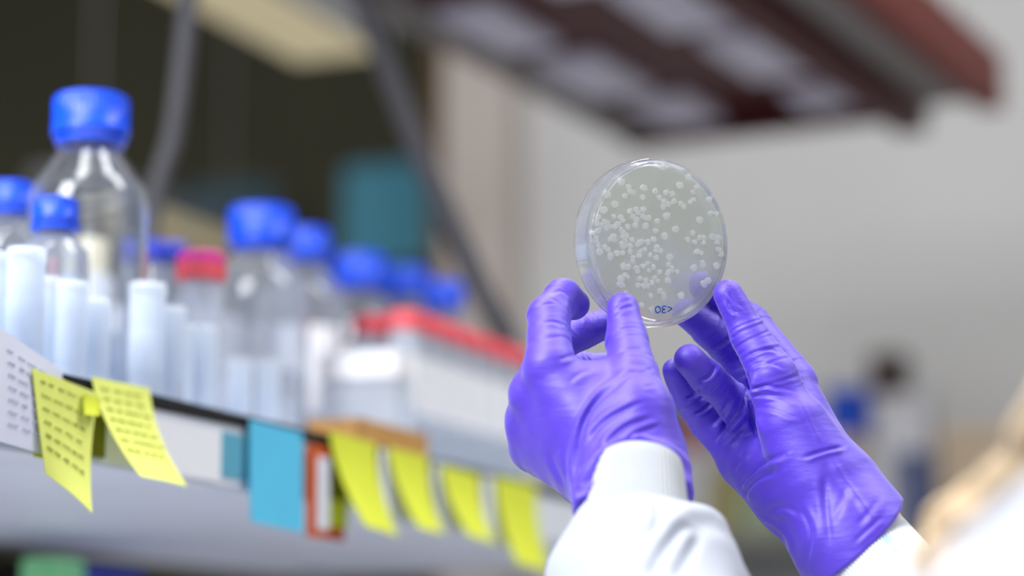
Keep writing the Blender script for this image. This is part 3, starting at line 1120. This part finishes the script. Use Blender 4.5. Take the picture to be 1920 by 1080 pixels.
for u in (0.1, 1.0, 1.9):
    world_child(rbox(a + N * u + S * 0.05 - UP * 0.15, N * 0.02, S * 0.28, UP * 0.15), 'bracket', M['steel'], ws)
M['fblue'] = mat('strong_blue_card', (10, 62, 170), 0.6, 0.3)
M['fnavy'] = mat('navy_card', (52, 68, 118), 0.7, 0.3)
M['fred'] = mat('faded_red_card', (150, 98, 100), 0.7, 0.3)
M['fyel'] = mat('mustard_card', (158, 148, 96), 0.7, 0.3)
M['fgrey'] = mat('light_grey_card', (186, 186, 192), 0.7, 0.3)
M['fdark'] = mat('dark_brown_card', (58, 48, 46), 0.7, 0.3)
M['fgreen'] = mat('sage_card', (148, 160, 132), 0.7, 0.3)
M['ftan'] = mat('tan_card', (186, 168, 146), 0.7, 0.3)
def far_box(px0, px1, y0, off, m, label, m2=None, base=None, d=0.10, nm='storage_box', y1=None):
    p0 = north_pt(px0, y0, off)
    p1 = north_pt(px1, y0, off)
    w = (p1 - p0).dot(N)
    zt = p0.z
    zb = sz if base is None else base
    o_ = Vector((p0.x, p0.y, zb))
    e = empty(nm, o_ + N * w / 2)
    tag(e, label, 'box')
    h = zt - zb
    world_child(rbox(o_, N * w, S * d, UP * h * 0.78, bevel=0.003), 'box_body', m, e)
    world_child(rbox(o_ - N * 0.002 - S * 0.002 + UP * h * 0.78, N * (w + 0.004), S * (d + 0.004), UP * h * 0.22, bevel=0.003), 'lid', m2 or m, e)
    return zt
zt = far_box(1625, 1748, 842, 0.30, M['fgrey'], 'light grey box on the far shelf just right of the right glove')
far_box(1690, 1738, 846, 0.325, M['fnavy'], 'small navy box in front of the light grey far box', base=sz, d=0.012)
zb = far_box(1548, 1618, 815, 0.30, M['ftan'], 'tan box under the strong blue box by the right glove')
zc = far_box(1550, 1630, 722, 0.275, M['fblue'], 'strong blue box stacked high beside the right glove', base=zb, d=0.08)
zd = far_box(1642, 1745, 738, 0.29, M['fgrey'], 'grey box stacked behind the right glove below the dark case', base=zt, d=0.08)
far_box(1634, 1700, 655, 0.28, M['fdark'], 'dark brown case topmost of the far stack beside the right glove', base=zd, d=0.07)
far_box(1765, 1905, 800, 0.28, M['ftan'], 'wide tan box at the right end of the far shelf')
ze = far_box(1268, 1326, 846, 0.30, M['fgrey'], 'grey box below the faded red box between the gloves')
far_box(1270, 1322, 772, 0.29, M['fred'], 'faded red box seen between the two gloves', m2=M['fred'], base=ze, d=0.08)
far_box(1332, 1372, 880, 0.30, M['fyel'], 'mustard box seen between the gloves')
far_box(1380, 1470, 900, 0.30, M['fgreen'], 'sage box on the far shelf beside the mustard box')
far_box(1235, 1262, 742, 0.29, M['fnavy'], 'navy box seen just right of the left glove')
far_box(1045, 1150, 930, 0.30, M['fdark'], 'dark brown box on the far shelf behind the left cuff')

# ------------------------------------------------------------------ petri dish, held up
DC = W(1224, 456, 1.300)
camR, camU, camF = Vector((1, 0, 0)), Vector((0, -sp_, cp)), Vector((0, cp, sp_))
th = math.radians(29.5)
dn = (camR * math.sin(th) + camU * 0.045 - camF * math.cos(th)).normalized()   # faces the camera side
du = (camR - dn * camR.dot(dn)).normalized()
dv = dn.cross(du).normalized()
if dv.dot(camU) < 0:
    dv = -dv
R3 = Matrix((du, dv, dn)).transposed()
dish = empty('petri_dish', DC)
dish.rotation_euler = R3.to_euler()
tag(dish, 'clear round petri dish of pale agar with white colonies held by gloved hands', 'petri dish')
mm = 0.001
M['plastic'] = glass('clear_polystyrene', (253, 254, 255), refract=False, ior=1.5)
def rot_lathe(prof, name, m, parent, seg=160):
    return obj(name, lathe([(r * mm, z * mm) for r, z in prof], seg), m, parent, sharp=14)
# +z is towards the viewer: base dish on the near side with its floor at z = 7, lid behind it
base_p = [(0, 7.4), (41.6, 7.4), (42.4, 7.9), (43.2, 7.9), (43.4, 7.2), (43.4, -5.2), (43.1, -5.6), (42.4, -5.6), (42.1, -5.2), (42.1, 5.6), (41.6, 6.1), (0, 6.1)]
lid_p = [(0, -8.0), (44.6, -8.0), (45.3, -7.3), (45.3, 4.2), (45.1, 4.8), (44.4, 4.8), (44.0, 4.2), (44.0, -6.2), (43.6, -6.7), (0, -6.7)]
M['plastic_wall'] = glass('polystyrene_wall', (252, 253, 255), veil=0.10, veil_rgb=(244, 248, 255), refract=True, ior=1.5)
def soften(m, share):
    nt = m.node_tree
    out = nt.nodes['Material Output']
    src = out.inputs['Surface'].links[0].from_socket
    t = nt.nodes.new('ShaderNodeBsdfTransparent')
    x = nt.nodes.new('ShaderNodeMixShader')
    x.inputs[0].default_value = share
    nt.links.new(src, x.inputs[1])
    nt.links.new(t.outputs[0], x.inputs[2])
    nt.links.new(x.outputs[0], out.inputs['Surface'])
soften(M['plastic_wall'], 0.22)
for nm_, pr_ in (('dish_base', base_p), ('lid', lid_p)):
    o = rot_lathe(pr_, nm_, M['plastic'], dish)
    o.data.materials.append(M['plastic_wall'])
    for p in o.data.polygons:                       # the moulded rim scatters a little, the flat floor is clear
        if max(math.hypot(*o.data.vertices[i].co.xy) for i in p.vertices) > 41.7 * mm:
            p.material_index = 1
M['agar'] = glass('pale_agar', (248, 249, 244), veil=0.24, veil_rgb=(250, 250, 238), refract=None, through=0.6)
ag = rot_lathe([(0, 5.9), (41.3, 5.9), (41.9, 5.3), (41.9, 2.2), (41.5, 1.8), (0, 1.8)], 'agar', M['agar'], dish, 128)
CO = [(576,101),(720,156),(673,203),(766,212),(746,241),(849,270),(345,184),(383,214),(390,236),(410,243),(470,217),(266,256),(364,264),(462,271),(534,236),(556,270),(596,242),(629,251),(580,293),(605,308),(580,321),(638,293),(676,306),(694,321),(732,297),(749,283),(308,309),(245,341),(392,348),(427,337),(437,357),(467,338),(893,355),(846,360),(214,381),(300,378),(338,381),(350,397),(408,378),(427,396),(461,377),(478,386),(495,387),(599,374),(784,398),(204,415),(248,408),(231,427),(262,418),(257,443),(280,436),(323,420),(307,434),(338,448),(378,435),(422,427),(478,432),(544,404),(536,458),(648,450),(182,471),(205,463),(214,456),(352,466),(350,490),(371,487),(298,490),(281,507),(303,510),(197,500),(198,516),(402,510),(364,514),(346,530),(352,546),(370,540),(391,543),(430,538),(442,527),(458,520),(490,522),(525,508),(586,489),(745,471),(716,508),(755,523),(785,496),(803,498),(805,526),(856,492),(885,497),(880,523),(890,564),(212,539),(248,550),(266,566),(220,577),(318,584),(349,583),(281,601),(392,574),(451,573),(443,599),(474,564),(505,594),(542,550),(538,572),(562,573),(538,612),(614,608),(408,608),(408,630),(769,577),(790,586),(908,592),(489,641),(464,657),(430,668),(432,686),(422,668),(355,659),(382,662),(496,682),(521,663),(608,647),(557,690),(626,669),(610,690),(628,686),(605,703),(655,691),(799,637),(803,652),(878,655),(750,668),(364,706),(378,719),(341,728),(446,727),(480,738),(515,751),(531,722),(546,740),(604,739),(829,740),(808,757),(337,760),(352,768),(436,766),(466,769),(491,769),(560,796),(575,815),(580,832),(678,823),(507,825),(457,877),(518,904),(366,805),(430,880)]
BIG = {(599,374),(614,608),(470,217),(308,309),(245,341),(266,256),(345,184),(586,489),(478,432),(281,601),(220,577),(648,450),(784,398),(878,655),(604,739),(678,823),(856,492),(355,659),(337,760),(750,668),(673,203),(829,740),(808,757),(341,728),(518,904)}
M['colony'] = glass('white_colony', veil=0.97, veil_rgb=(255, 255, 252), refract=None, through=0.35)
inv = R3.transposed()
camO = Vector((0, 0, CAMZ))
def on_plane(px, py, z):
    d = (W(px, py, 1.0) - camO).normalized()
    n0 = DC + dn * z * mm
    t = (n0 - camO).dot(dn) / d.dot(dn)
    return inv @ (camO + d * t - DC)
cme = None
rc = random.Random(2)
rows = []
for c in CO:
    px, py = 1050 + c[0] / 3, 280 + c[1] / 3
    q = on_plane(px, py, 5.0)
    rad = math.hypot(q.x, q.y)
    if rad > 41 * mm:
        q *= 41 * mm / rad
    rows.append((1.95 if c in BIG else rc.uniform(1.30, 1.68), q))
rows.sort(key=lambda r_: -r_[0])
def colony_bm(r_, q, bm):
    """a low dome with an irregular outline"""
    z1, z0 = 6.07 * mm, 4.6 * mm
    ph = [rc.uniform(0, 6.28) for _ in range(3)]
    rings = []
    for f_, z in ((1.0, z0), (1.0, z1 - 0.00012), (0.9, z1 - 0.00003), (0.0, z1)):
        if f_ == 0:
            rings.append([bm.verts.new((q.x, q.y, z))])
            continue
        rings.append([bm.verts.new((q.x + math.cos(a_) * r_ * mm * f_ * (1 + 0.06 * math.sin(2 * a_ + ph[0]) + 0.04 * math.sin(3 * a_ + ph[1])),
                                    q.y + math.sin(a_) * r_ * mm * f_ * (1 + 0.06 * math.sin(2 * a_ + ph[0]) + 0.04 * math.sin(3 * a_ + ph[1])), z)) for a_ in [i / 20 * 2 * math.pi for i in range(20)]])
    for A, B in zip(rings, rings[1:]):
        for i in range(20):
            j = (i + 1) % 20
            if len(B) == 1:
                bm.faces.new((A[i], A[j], B[0]))
            else:
                bm.faces.new((A[i], A[j], B[j], B[i]))
    return bm
for r_, q in rows[:100]:
    obj('colony', colony_bm(r_, q, bmesh.new()), M['colony'], ag)
bm = bmesh.new()
for r_, q in rows[100:]:
    colony_bm(r_, q, bm)
o = obj('small_colonies', bm, M['colony'], ag)
o['kind'] = 'stuff'
# "<30" in blue marker on the floor of the dish, upside down in the photograph
STR = {'0': [[(1234, 575), (1229.5, 578), (1229.5, 584), (1233, 587.5), (1237.5, 585), (1238.5, 579), (1234.5, 575.5)]],
       '3': [[(1249.5, 575.5), (1244.5, 575), (1241.8, 578), (1244, 580.6), (1247.5, 580.8), (1243.5, 582), (1241.5, 585), (1244, 587.6), (1248.5, 586.5)]],
       '<': [[(1252.0, 576.2), (1259.4, 578.8), (1258.4, 581), (1252.2, 585.4)]]}
bi = bmesh.new()
for ch in STR.values():
    for st in ch:
        pts = []
        for x, y in st:
            q = on_plane(x, y - 1, 7.6)
            pts.append(Vector((q.x, q.y, 7.5 * mm)))
        tube(spline(pts, 24), 0.00034, 6, bi)
obj('handwriting', bi, M['bluink'], dish)

# ------------------------------------------------------------------ the person: gloves first
person = empty('person', (0.33, 0.74, 0.0))
tag(person, 'person in white lab coat and violet gloves holding up the petri dish', 'person')

def plane3(a, b, c, keep):
    a, b, c = W(*a), W(*b), W(*c)
    n = (b - a).cross(c - a).normalized()
    if (W(*keep) - a).dot(n) > 0:
        n = -n
    return a, n

LF = [
    [(1030, 684, 1.243, 12.0), (1029, 594, 1.266, 10.6), (1056, 557, 1.282, 9.3), (1075, 570, 1.287, 8.3)],            # index
    [(1003, 738, 1.258, 12.5), (1030, 655, 1.300, 10), (1088, 625, 1.311, 9), (1158, 599, 1.3095, 8)],                   # middle
    [(994, 788, 1.272, 12.5), (1020, 710, 1.318, 10), (1080, 690, 1.330, 9), (1130, 688, 1.334, 8)],                    # ring
    [(1000, 838, 1.285, 12), (1020, 775, 1.325, 9), (1065, 755, 1.335, 8.5), (1105, 752, 1.338, 7.5)],                  # little
    [(1196, 790, 1.222, 17), (1188, 712, 1.238, 13.2), (1176, 640, 1.258, 10.6), (1168, 576, 1.2698, 8.1)],             # thumb
]
LP = [
    [(1175, 880, 1.225, 24), (1032, 700, 1.245, 13)],
    [(1168, 885, 1.230, 24), (1006, 745, 1.260, 13)],
    [(1160, 890, 1.235, 24), (1000, 795, 1.272, 13.5)],
    [(1160, 895, 1.240, 23), (1010, 838, 1.280, 13)],
    [(1188, 870, 1.222, 24), (1192, 775, 1.225, 19)],
    [(1100, 790, 1.243, 17), (1130, 730, 1.243, 14)],
    [(1180, 880, 1.223, 26), (1191, 960, 1.203, 27.5)],
    [(1191, 960, 1.203, 27.5), (1196, 1010, 1.192, 28)],
]
lclip = plane3((1205, 887, 1.1815), (1092, 968, 1.204), (1292, 932, 1.204), (1100, 750, 1.25))
Lfold = [
    ([(1198, 697), (1170, 710), (1125, 747), (1098, 785), (1084, 835), (1079, 875), (1084, 916), (1092, 950)], 1.3, 1.5, 0.9, 1),
    ([(1090, 956), (1096, 916), (1115, 885), (1140, 856), (1169, 831)], 1.7, 3.0, 0.8, -1),
    ([(1165, 831), (1194, 830), (1235, 844), (1263, 860), (1282, 885), (1288, 920)], 1.4, 1.7, 0.8, -1),
    ([(1210, 752), (1159, 775), (1121, 803), (1103, 830)], 1.3, 1.0, 0.8, 1),
    ([(1222, 783), (1181, 797), (1150, 821), (1130, 850)], 1.3, 1.1, 0.8, 1),
    ([(1238, 797), (1203, 809), (1172, 826)], 1.1, 0.8, 0.8, 1),
    ([(1030, 850), (1036, 868), (1046, 888), (1062, 920)], 1.2, 0.6, 0.6, 1),
    ([(1056, 840), (1060, 870), (1070, 905)], 1.2, 0.5, 0.6, 1),
    ([(1046, 676), (1068, 668), (1094, 664)], 1.2, 0.6, 0.7, 1),
    ([(1066, 716), (1090, 700), (1118, 690)], 1.2, 0.5, 0.7, 1),
    ([(1205, 725), (1222, 722), (1232, 722)], 0.9, 0.5, 0.7, 1),
    ([(1200, 700), (1214, 694), (1226, 692)], 0.9, 0.5, 0.7, 1),
    ([(1160, 660), (1180, 655), (1210, 652)], 0.9, 0.5, 0.7, 1),
    ([(1152, 575), (1166, 566), (1186, 560)], 0.9, 0.55, 0.8, 1),
    ([(1150, 588), (1170, 578), (1190, 574)], 0.9, 0.45, 0.8, 1),
    ([(1012, 606), (1036, 604), (1060, 612)], 0.9, 0.5, 0.8, 1),
    ([(1030, 552), (1052, 546), (1068, 560), (1072, 590)], 0.9, 0.6, 0.8, 1),
    ([(1120, 905), (1136, 880), (1165, 858), (1200, 850)], 1.3, 0.8, 0.8, -1),
]
v, f = hand(LF, LP, lclip, 0.010, 0.007, 0.0007, 11, Lfold, 1.30)
mesh_np('glove', v, f, M['glove'], None)
gl_l = bpy.data.objects['glove']

RF = [
    [(1489, 716, 1.322, 12.6), (1407, 609, 1.350, 10.6), (1352, 562, 1.345, 9), (1318, 536, 1.3350, 8.3)],               # index
    [(1462, 768, 1.332, 12.5), (1384, 676, 1.346, 10.4), (1330, 618, 1.336, 9.4), (1288, 586, 1.3285, 8.0)],             # middle
    [(1432, 824, 1.326, 12), (1378, 756, 1.314, 10.2), (1326, 708, 1.298, 9.3), (1292, 674, 1.290, 8.3)],               # ring
    [(1396, 872, 1.324, 11), (1327, 794, 1.331, 9.4), (1284, 740, 1.324, 8.2), (1264, 694, 1.316, 7.0)],                # little
    [(1488, 800, 1.288, 17), (1450, 706, 1.290, 13), (1404, 628, 1.299, 10.2), (1365, 552, 1.3025, 8.2)],               # thumb
]
RP = [
    [(1555, 925, 1.288, 24), (1486, 735, 1.318, 13)],
    [(1550, 935, 1.292, 24), (1462, 775, 1.328, 13)],
    [(1545, 940, 1.297, 23), (1436, 828, 1.334, 13)],
    [(1540, 950, 1.297, 23), (1404, 872, 1.325, 12)],
    [(1530, 895, 1.280, 23), (1490, 800, 1.284, 18)],
    [(1478, 930, 1.292, 17), (1398, 856, 1.320, 13)],
    [(1446, 800, 1.334, 13), (1396, 848, 1.328, 12)],
    [(1444, 876, 1.312, 16), (1480, 920, 1.296, 18)],
    [(1556, 940, 1.287, 28), (1600, 1010, 1.274, 30.5)],
    [(1600, 1010, 1.274, 30.5), (1640, 1070, 1.266, 31)],
]
rc0 = W(1604, 1016, 1.272)
rdir = (W(1667, 1087, 1.273) - W(1604, 1016, 1.272)).normalized()
rclip = (rc0, rdir)
Rfold = [
    ([(1403, 695), (1405, 735), (1409, 775), (1420, 824)], 1.4, 3.0, 0.7, -1),
    ([(1400, 722), (1420, 727), (1442, 724), (1490, 734)], 0.9, 0.9, 0.8, 1),
    ([(1392, 674), (1416, 660), (1442, 654), (1466, 661)], 0.9, 0.8, 0.8, 1),
    ([(1400, 690), (1436, 680), (1470, 690)], 0.9, 0.5, 0.8, 1),
    ([(1408, 742), (1450, 742), (1500, 756)], 1.0, 0.5, 0.8, 1),
    ([(1410, 764), (1450, 768), (1510, 790)], 1.1, 0.45, 0.8, 1),
    ([(1337, 832), (1363, 800), (1390, 767), (1400, 738)], 1.4, 1.5, 1.0, 1),
    ([(1352, 842), (1378, 815), (1402, 790)], 1.3, 0.8, 0.9, 1),
    ([(1330, 800), (1352, 778), (1376, 740)], 1.3, 0.8, 0.9, 1),
    ([(1384, 918), (1394, 900), (1412, 885), (1440, 863), (1470, 852)], 1.5, 2.0, 1.0, 1),
    ([(1395, 940), (1402, 917), (1432, 893), (1460, 884)], 1.4, 1.2, 0.9, 1),
    ([(1372, 880), (1384, 866), (1396, 846)], 1.2, 0.7, 0.9, 1),
    ([(1497, 743), (1520, 793), (1540, 833)], 1.3, -0.45, 0.2, 1),
    ([(1552, 850), (1580, 897), (1613, 940), (1640, 980)], 2.0, -0.9, 0.5, 1),
    ([(1505, 858), (1547, 845), (1580, 839)], 1.0, 1.2, 0.8, 1),
    ([(1547, 885), (1548, 950), (1558, 1030)], 2.0, 0.8, 0.7, 1),
    ([(1556, 975), (1575, 945), (1590, 905)], 2.0, 0.4, 0.8, 1),
    ([(1420, 968), (1455, 985), (1478, 1012), (1484, 1050)], 1.5, -1.2, 0.6, 1),
    ([(1510, 1060), (1520, 1000), (1500, 950)], 1.6, 0.8, 0.9, 1),
    ([(1440, 960), (1470, 950), (1500, 965)], 1.6, 0.7, 0.8, 1),
    ([(1605, 985), (1630, 960), (1648, 930)], 1.8, 0.6, 0.8, 1),
    ([(1600, 1018), (1630, 990), (1655, 968)], 1.2, 0.5, 0.8, 1),
    ([(1286, 748), (1300, 742), (1312, 728)], 0.9, 1.7, 0.4, 1),
    ([(1300, 778), (1320, 768), (1332, 756)], 0.9, 1.5, 0.4, 1),
    ([(1306, 716), (1330, 706), (1344, 684)], 0.9, 1.6, 0.4, 1),
    ([(1336, 652), (1356, 644), (1370, 630)], 0.9, 1.6, 0.4, 1),
    ([(1362, 560), (1370, 580), (1384, 588)], 0.9, 0.5, 0.8, 1),
    ([(1365, 545), (1378, 562), (1398, 580)], 0.9, 0.5, 0.8, 1),
]
v, f = hand(RF, RP, rclip, 0.010, 0.005, 0.0007, 29, Rfold, 1.335)
gl_r = mesh_np('glove', v, f, M['glove'], None)
gl_l['label'] = 'violet glove on the left hand, thumb on the dish front'
gl_r['label'] = 'violet glove on the right hand, palm side showing'

def to_person(o, parent=None):
    o.parent = parent or person
    if parent is None:
        o.matrix_parent_inverse = Matrix.Translation(person.location).inverted()
for o in (gl_l, gl_r):
    to_person(o)

# ------------------------------------------------------------------ coat sleeves with knitted cuffs, then coat, body, hair
LSH, LEL = Vector((0.190, 0.68, 1.245)), Vector((0.105, 0.985, 1.165))
RSH, REL = Vector((0.49, 0.80, 1.29)), Vector((0.33, 1.07, 1.13))

def sdf_mesh(name, prims, k, h, m, noise=(), folds=(), zmid=9, carve=None, pad=0.02, rel=3):
    pts = np.array([p for a in prims for p in (a[0], a[1])])
    rr_ = np.array([q for a in prims for q in (a[2], a[3])])
    lo = (pts - rr_[:, None]).min(0) - pad
    hi = (pts + rr_[:, None]).max(0) + pad
    def fun(P):
        d = None
        for a in prims:
            e_, _ = cone_d(P, a[0], a[1], a[2], a[3])
            kk = a[4] if len(a) > 4 else k
            d = e_ if d is None else smin(d, e_, kk)
        if carve:
            for co, cn in carve:
                d = np.maximum(d, (P - V3(co)) @ V3(cn))
        return d
    v, f = grid_eval(fun, lo, hi, h)
    v = relax(v, f, rel)
    n = normals(v, f)
    disp = np.zeros(len(v))
    for sd, sc, am in noise:
        disp += am * noise3(v, sd, sc)
    for fo in folds:
        fold(v, n, disp, fo[0], fo[1], fo[2], zmid, *(fo[3:]))
    return mesh_np(name, v + n * disp[:, None], f, m)

coat_prims = [
    (Vector((0.33, 0.73, 0.72)), Vector((0.33, 0.73, 1.10)), 0.165, 0.145),
    (Vector((0.33, 0.73, 1.10)), Vector((0.335, 0.735, 1.26)), 0.145, 0.115),
    (LSH, Vector((0.33, 0.735, 1.30)), 0.068, 0.075),
    (RSH, Vector((0.34, 0.745, 1.30)), 0.068, 0.075),
    (LSH, LEL, 0.066, 0.056), (RSH, REL, 0.066, 0.056),
]
coat = sdf_mesh('lab_coat', coat_prims, 0.04, 0.008, M['coat'], noise=((4, 40, 0.004), (5, 90, 0.002)), carve=[(Vector((0.33, 0.73, 0.62)), Vector((0, 0, -1)))])
to_person(coat)

# left sleeve: puffed cloth gathered into the cuff
sl_prims = [
    (W(1200, 1052, 1.176), W(1203, 1100, 1.163), 0.0262, 0.042),
    (W(1310, 1008, 1.178), W(1322, 1110, 1.165), 0.0130, 0.021, 0.014),
    (W(1142, 1000, 1.187), W(1102, 1090, 1.17), 0.0105, 0.020, 0.014),
    (W(1203, 1100, 1.163), LEL, 0.042, 0.055),
    (W(1186, 918, 1.1885), W(1142, 990, 1.185), 0.0090, 0.0135, 0.012),
]
Sfold = [
    ([(1365, 1010), (1300, 985), (1260, 1010), (1230, 1060), (1215, 1090)], 3.0, 2.6, 0.9, 1),
    ([(1230, 940), (1236, 975), (1222, 1010)], 2.8, 1.6, 0.8, 1),
    ([(1320, 990), (1290, 1040), (1262, 1090)], 3.5, 2.0, 0.8, 1),
]
sl_l = sdf_mesh('sleeve', sl_prims, 0.02, 0.0016, M['coat'], noise=((14, 70, 0.0012), (15, 180, 0.0005)), folds=Sfold, zmid=1.22)
sr_prims = [(W(1735, 1190, 1.240), W(1770, 1250, 1.228), 0.034, 0.044), (W(1770, 1250, 1.228), REL, 0.044, 0.055)]
sl_r = sdf_mesh('sleeve', sr_prims, 0.02, 0.003, M['coat'], noise=((24, 70, 0.0015),))
def cuff(a, b, r0, r1, m, ribs, nm='cuff'):
    """a knitted cuff: a thick ribbed tube with a rounded rim"""
    n = 14
    d = (b - a)
    pts, rs = [], []
    for k in range(4):
        pts.append(a + d * (0.10 - 0.033 * k)); rs.append(r0 - 0.0022)
    pts.append(a - d.normalized() * 0.0006); rs.append(r0 - 0.0012)
    for k in range(n + 1):
        pts.append(a + d * (k / n)); rs.append(r0 + (r1 - r0) * k / n - (0.0004 if k == 0 else 0))
    bm = tube(pts, rs, ribs * 6, cap=False, rfun=lambda k, an: (0.00042 * math.cos(an * ribs) * min(1, max(0, (k - 4) / 3)) if k > 3 else 0))
    return obj(nm, bm, m)
cu_l = cuff(W(1200, 868, 1.2035), W(1193, 1000, 1.180), 0.0210, 0.0268, M['knit'], 62)
cu_r = cuff(W(1609, 1021, 1.2705), W(1725, 1170, 1.243), 0.0268, 0.0305, M['stained_knit'], 84)
for o in (sl_l, sl_r, cu_l, cu_r):
    to_person(o, coat)

# the body: one continuous figure under the clothes
H0 = Vector((0.345, 0.775, 1.525))
fc = Vector((-0.36, 0.93, 0.05)).normalized()
sd = Vector((fc.y, -fc.x, 0)).normalized()
hip_l, hip_r = Vector((0.24, 0.70, 0.86)), Vector((0.42, 0.76, 0.86))
body_prims = [
    (H0 + UP * 0.025 - fc * 0.012, H0 + UP * 0.03 + fc * 0.02, 0.078, 0.072),
    (H0 - UP * 0.045 + fc * 0.02, H0 - UP * 0.085 + fc * 0.045, 0.058, 0.030, 0.03),
    (H0 - UP * 0.005 + fc * 0.085, H0 - UP * 0.03 + fc * 0.105, 0.007, 0.011, 0.012),
    (H0 - UP * 0.055 + fc * 0.083, H0 - UP * 0.06 + fc * 0.086, 0.011, 0.009, 0.010),
    (H0 + sd * 0.075 - UP * 0.02, H0 + sd * 0.08 + UP * 0.015, 0.010, 0.014, 0.008),
    (H0 - sd * 0.075 - UP * 0.02, H0 - sd * 0.08 + UP * 0.015, 0.010, 0.014, 0.008),
    (H0 - UP * 0.08 - fc * 0.02, Vector((0.335, 0.74, 1.34)), 0.050, 0.055, 0.03),
    (Vector((0.335, 0.735, 1.28)), Vector((0.33, 0.73, 1.05)), 0.095, 0.10),
    (Vector((0.33, 0.73, 1.05)), Vector((0.33, 0.73, 0.90)), 0.10, 0.12),
    (LSH, Vector((0.33, 0.735, 1.28)), 0.045, 0.06), (RSH, Vector((0.34, 0.745, 1.28)), 0.045, 0.06),
    (LSH, LEL, 0.042, 0.034), (RSH, REL, 0.042, 0.034),
    (LEL, W(1213, 1075, 1.168), 0.034, 0.019), (W(1213, 1075, 1.168), W(1199, 880, 1.213), 0.019, 0.0165),
    (REL, W(1735, 1180, 1.235), 0.034, 0.025), (W(1735, 1180, 1.235), W(1607, 1018, 1.272), 0.025, 0.0225),
    (W(1199, 880, 1.213), W(1165, 845, 1.235), 0.0165, 0.017), (W(1607, 1018, 1.272), W(1585, 985, 1.277), 0.0235, 0.022),
    (hip_l, Vector((0.24, 0.71, 0.48)), 0.085, 0.052), (Vector((0.24, 0.71, 0.48)), Vector((0.24, 0.69, 0.09)), 0.052, 0.036),
    (hip_r, Vector((0.42, 0.77, 0.48)), 0.085, 0.052), (Vector((0.42, 0.77, 0.48)), Vector((0.42, 0.75, 0.09)), 0.052, 0.036),
    (Vector((0.24, 0.68, 0.04)), Vector((0.19, 0.84, 0.03)), 0.036, 0.028), (Vector((0.42, 0.74, 0.04)), Vector((0.37, 0.90, 0.03)), 0.036, 0.028),
]
body = sdf_mesh('body', body_prims, 0.02, 0.006, M['skin'], rel=2)
to_person(body)
trs = sdf_mesh('trousers', [(hip_l, Vector((0.24, 0.71, 0.48)), 0.10, 0.066), (Vector((0.24, 0.71, 0.48)), Vector((0.24, 0.69, 0.12)), 0.066, 0.055),
    (hip_r, Vector((0.42, 0.77, 0.48)), 0.10, 0.066), (Vector((0.42, 0.77, 0.48)), Vector((0.42, 0.75, 0.12)), 0.066, 0.055),
    (Vector((0.33, 0.73, 0.95)), Vector((0.33, 0.73, 0.88)), 0.12, 0.13)], 0.03, 0.008, M['trousers'])
to_person(trs)

# hair: a cap of locks, some falling over the near shoulder
bm = bmesh.new()
hr = random.Random(21)
for k in range(120):
    az = hr.uniform(-2.5, 2.5) + math.pi                     # around the back of the head
    d = fc * math.cos(az) + sd * math.sin(az)
    top = H0 + UP * 0.112 + d * 0.02 + fc * 0.02
    mid = H0 + UP * 0.055 + d * 0.092
    low = H0 - UP * 0.06 + d * hr.uniform(0.088, 0.10)
    end = H0 - UP * hr.uniform(0.15, 0.20) + d * hr.uniform(0.075, 0.11)
    pts = spline([top, mid, low, end], 14)
    rad = [hr.uniform(0.006, 0.009) * (1 - 0.75 * (i / 14) ** 3) for i in range(15)]
    tube(pts, rad, 7, bm)
for k in range(38):
    # locks falling forward over the shoulder
    a0 = hr.uniform(-1, 1)
    j = lambda s_: Vector((hr.uniform(-s_, s_), hr.uniform(-s_, s_), hr.uniform(-s_, s_)))
    st = H0 - sd * 0.075 - UP * 0.02 + fc * (0.02 + 0.03 * a0)
    p1 = W(2010 + 40 * a0, 690, 0.83) + j(0.006)
    p2 = W(1962 + 38 * a0, 815, 0.84) + j(0.007)
    p3 = W(1888 + 34 * a0, 915, 0.85) + j(0.008)
    p4 = W(1800 + 30 * a0, 1000 + 14 * a0, 0.86) + j(0.006)
    p5 = W(1752 + 30 * a0, 1075, 0.86) + j(0.008)
    pts = spline([st, p1, p2, p3, p4, p5], 20)
    rad = [0.0026 * (1 - 0.6 * (i / 20) ** 2) for i in range(21)]
    tube(pts, rad, 6, bm)
hair = obj('hair', bm, M['hair'])
to_person(hair)
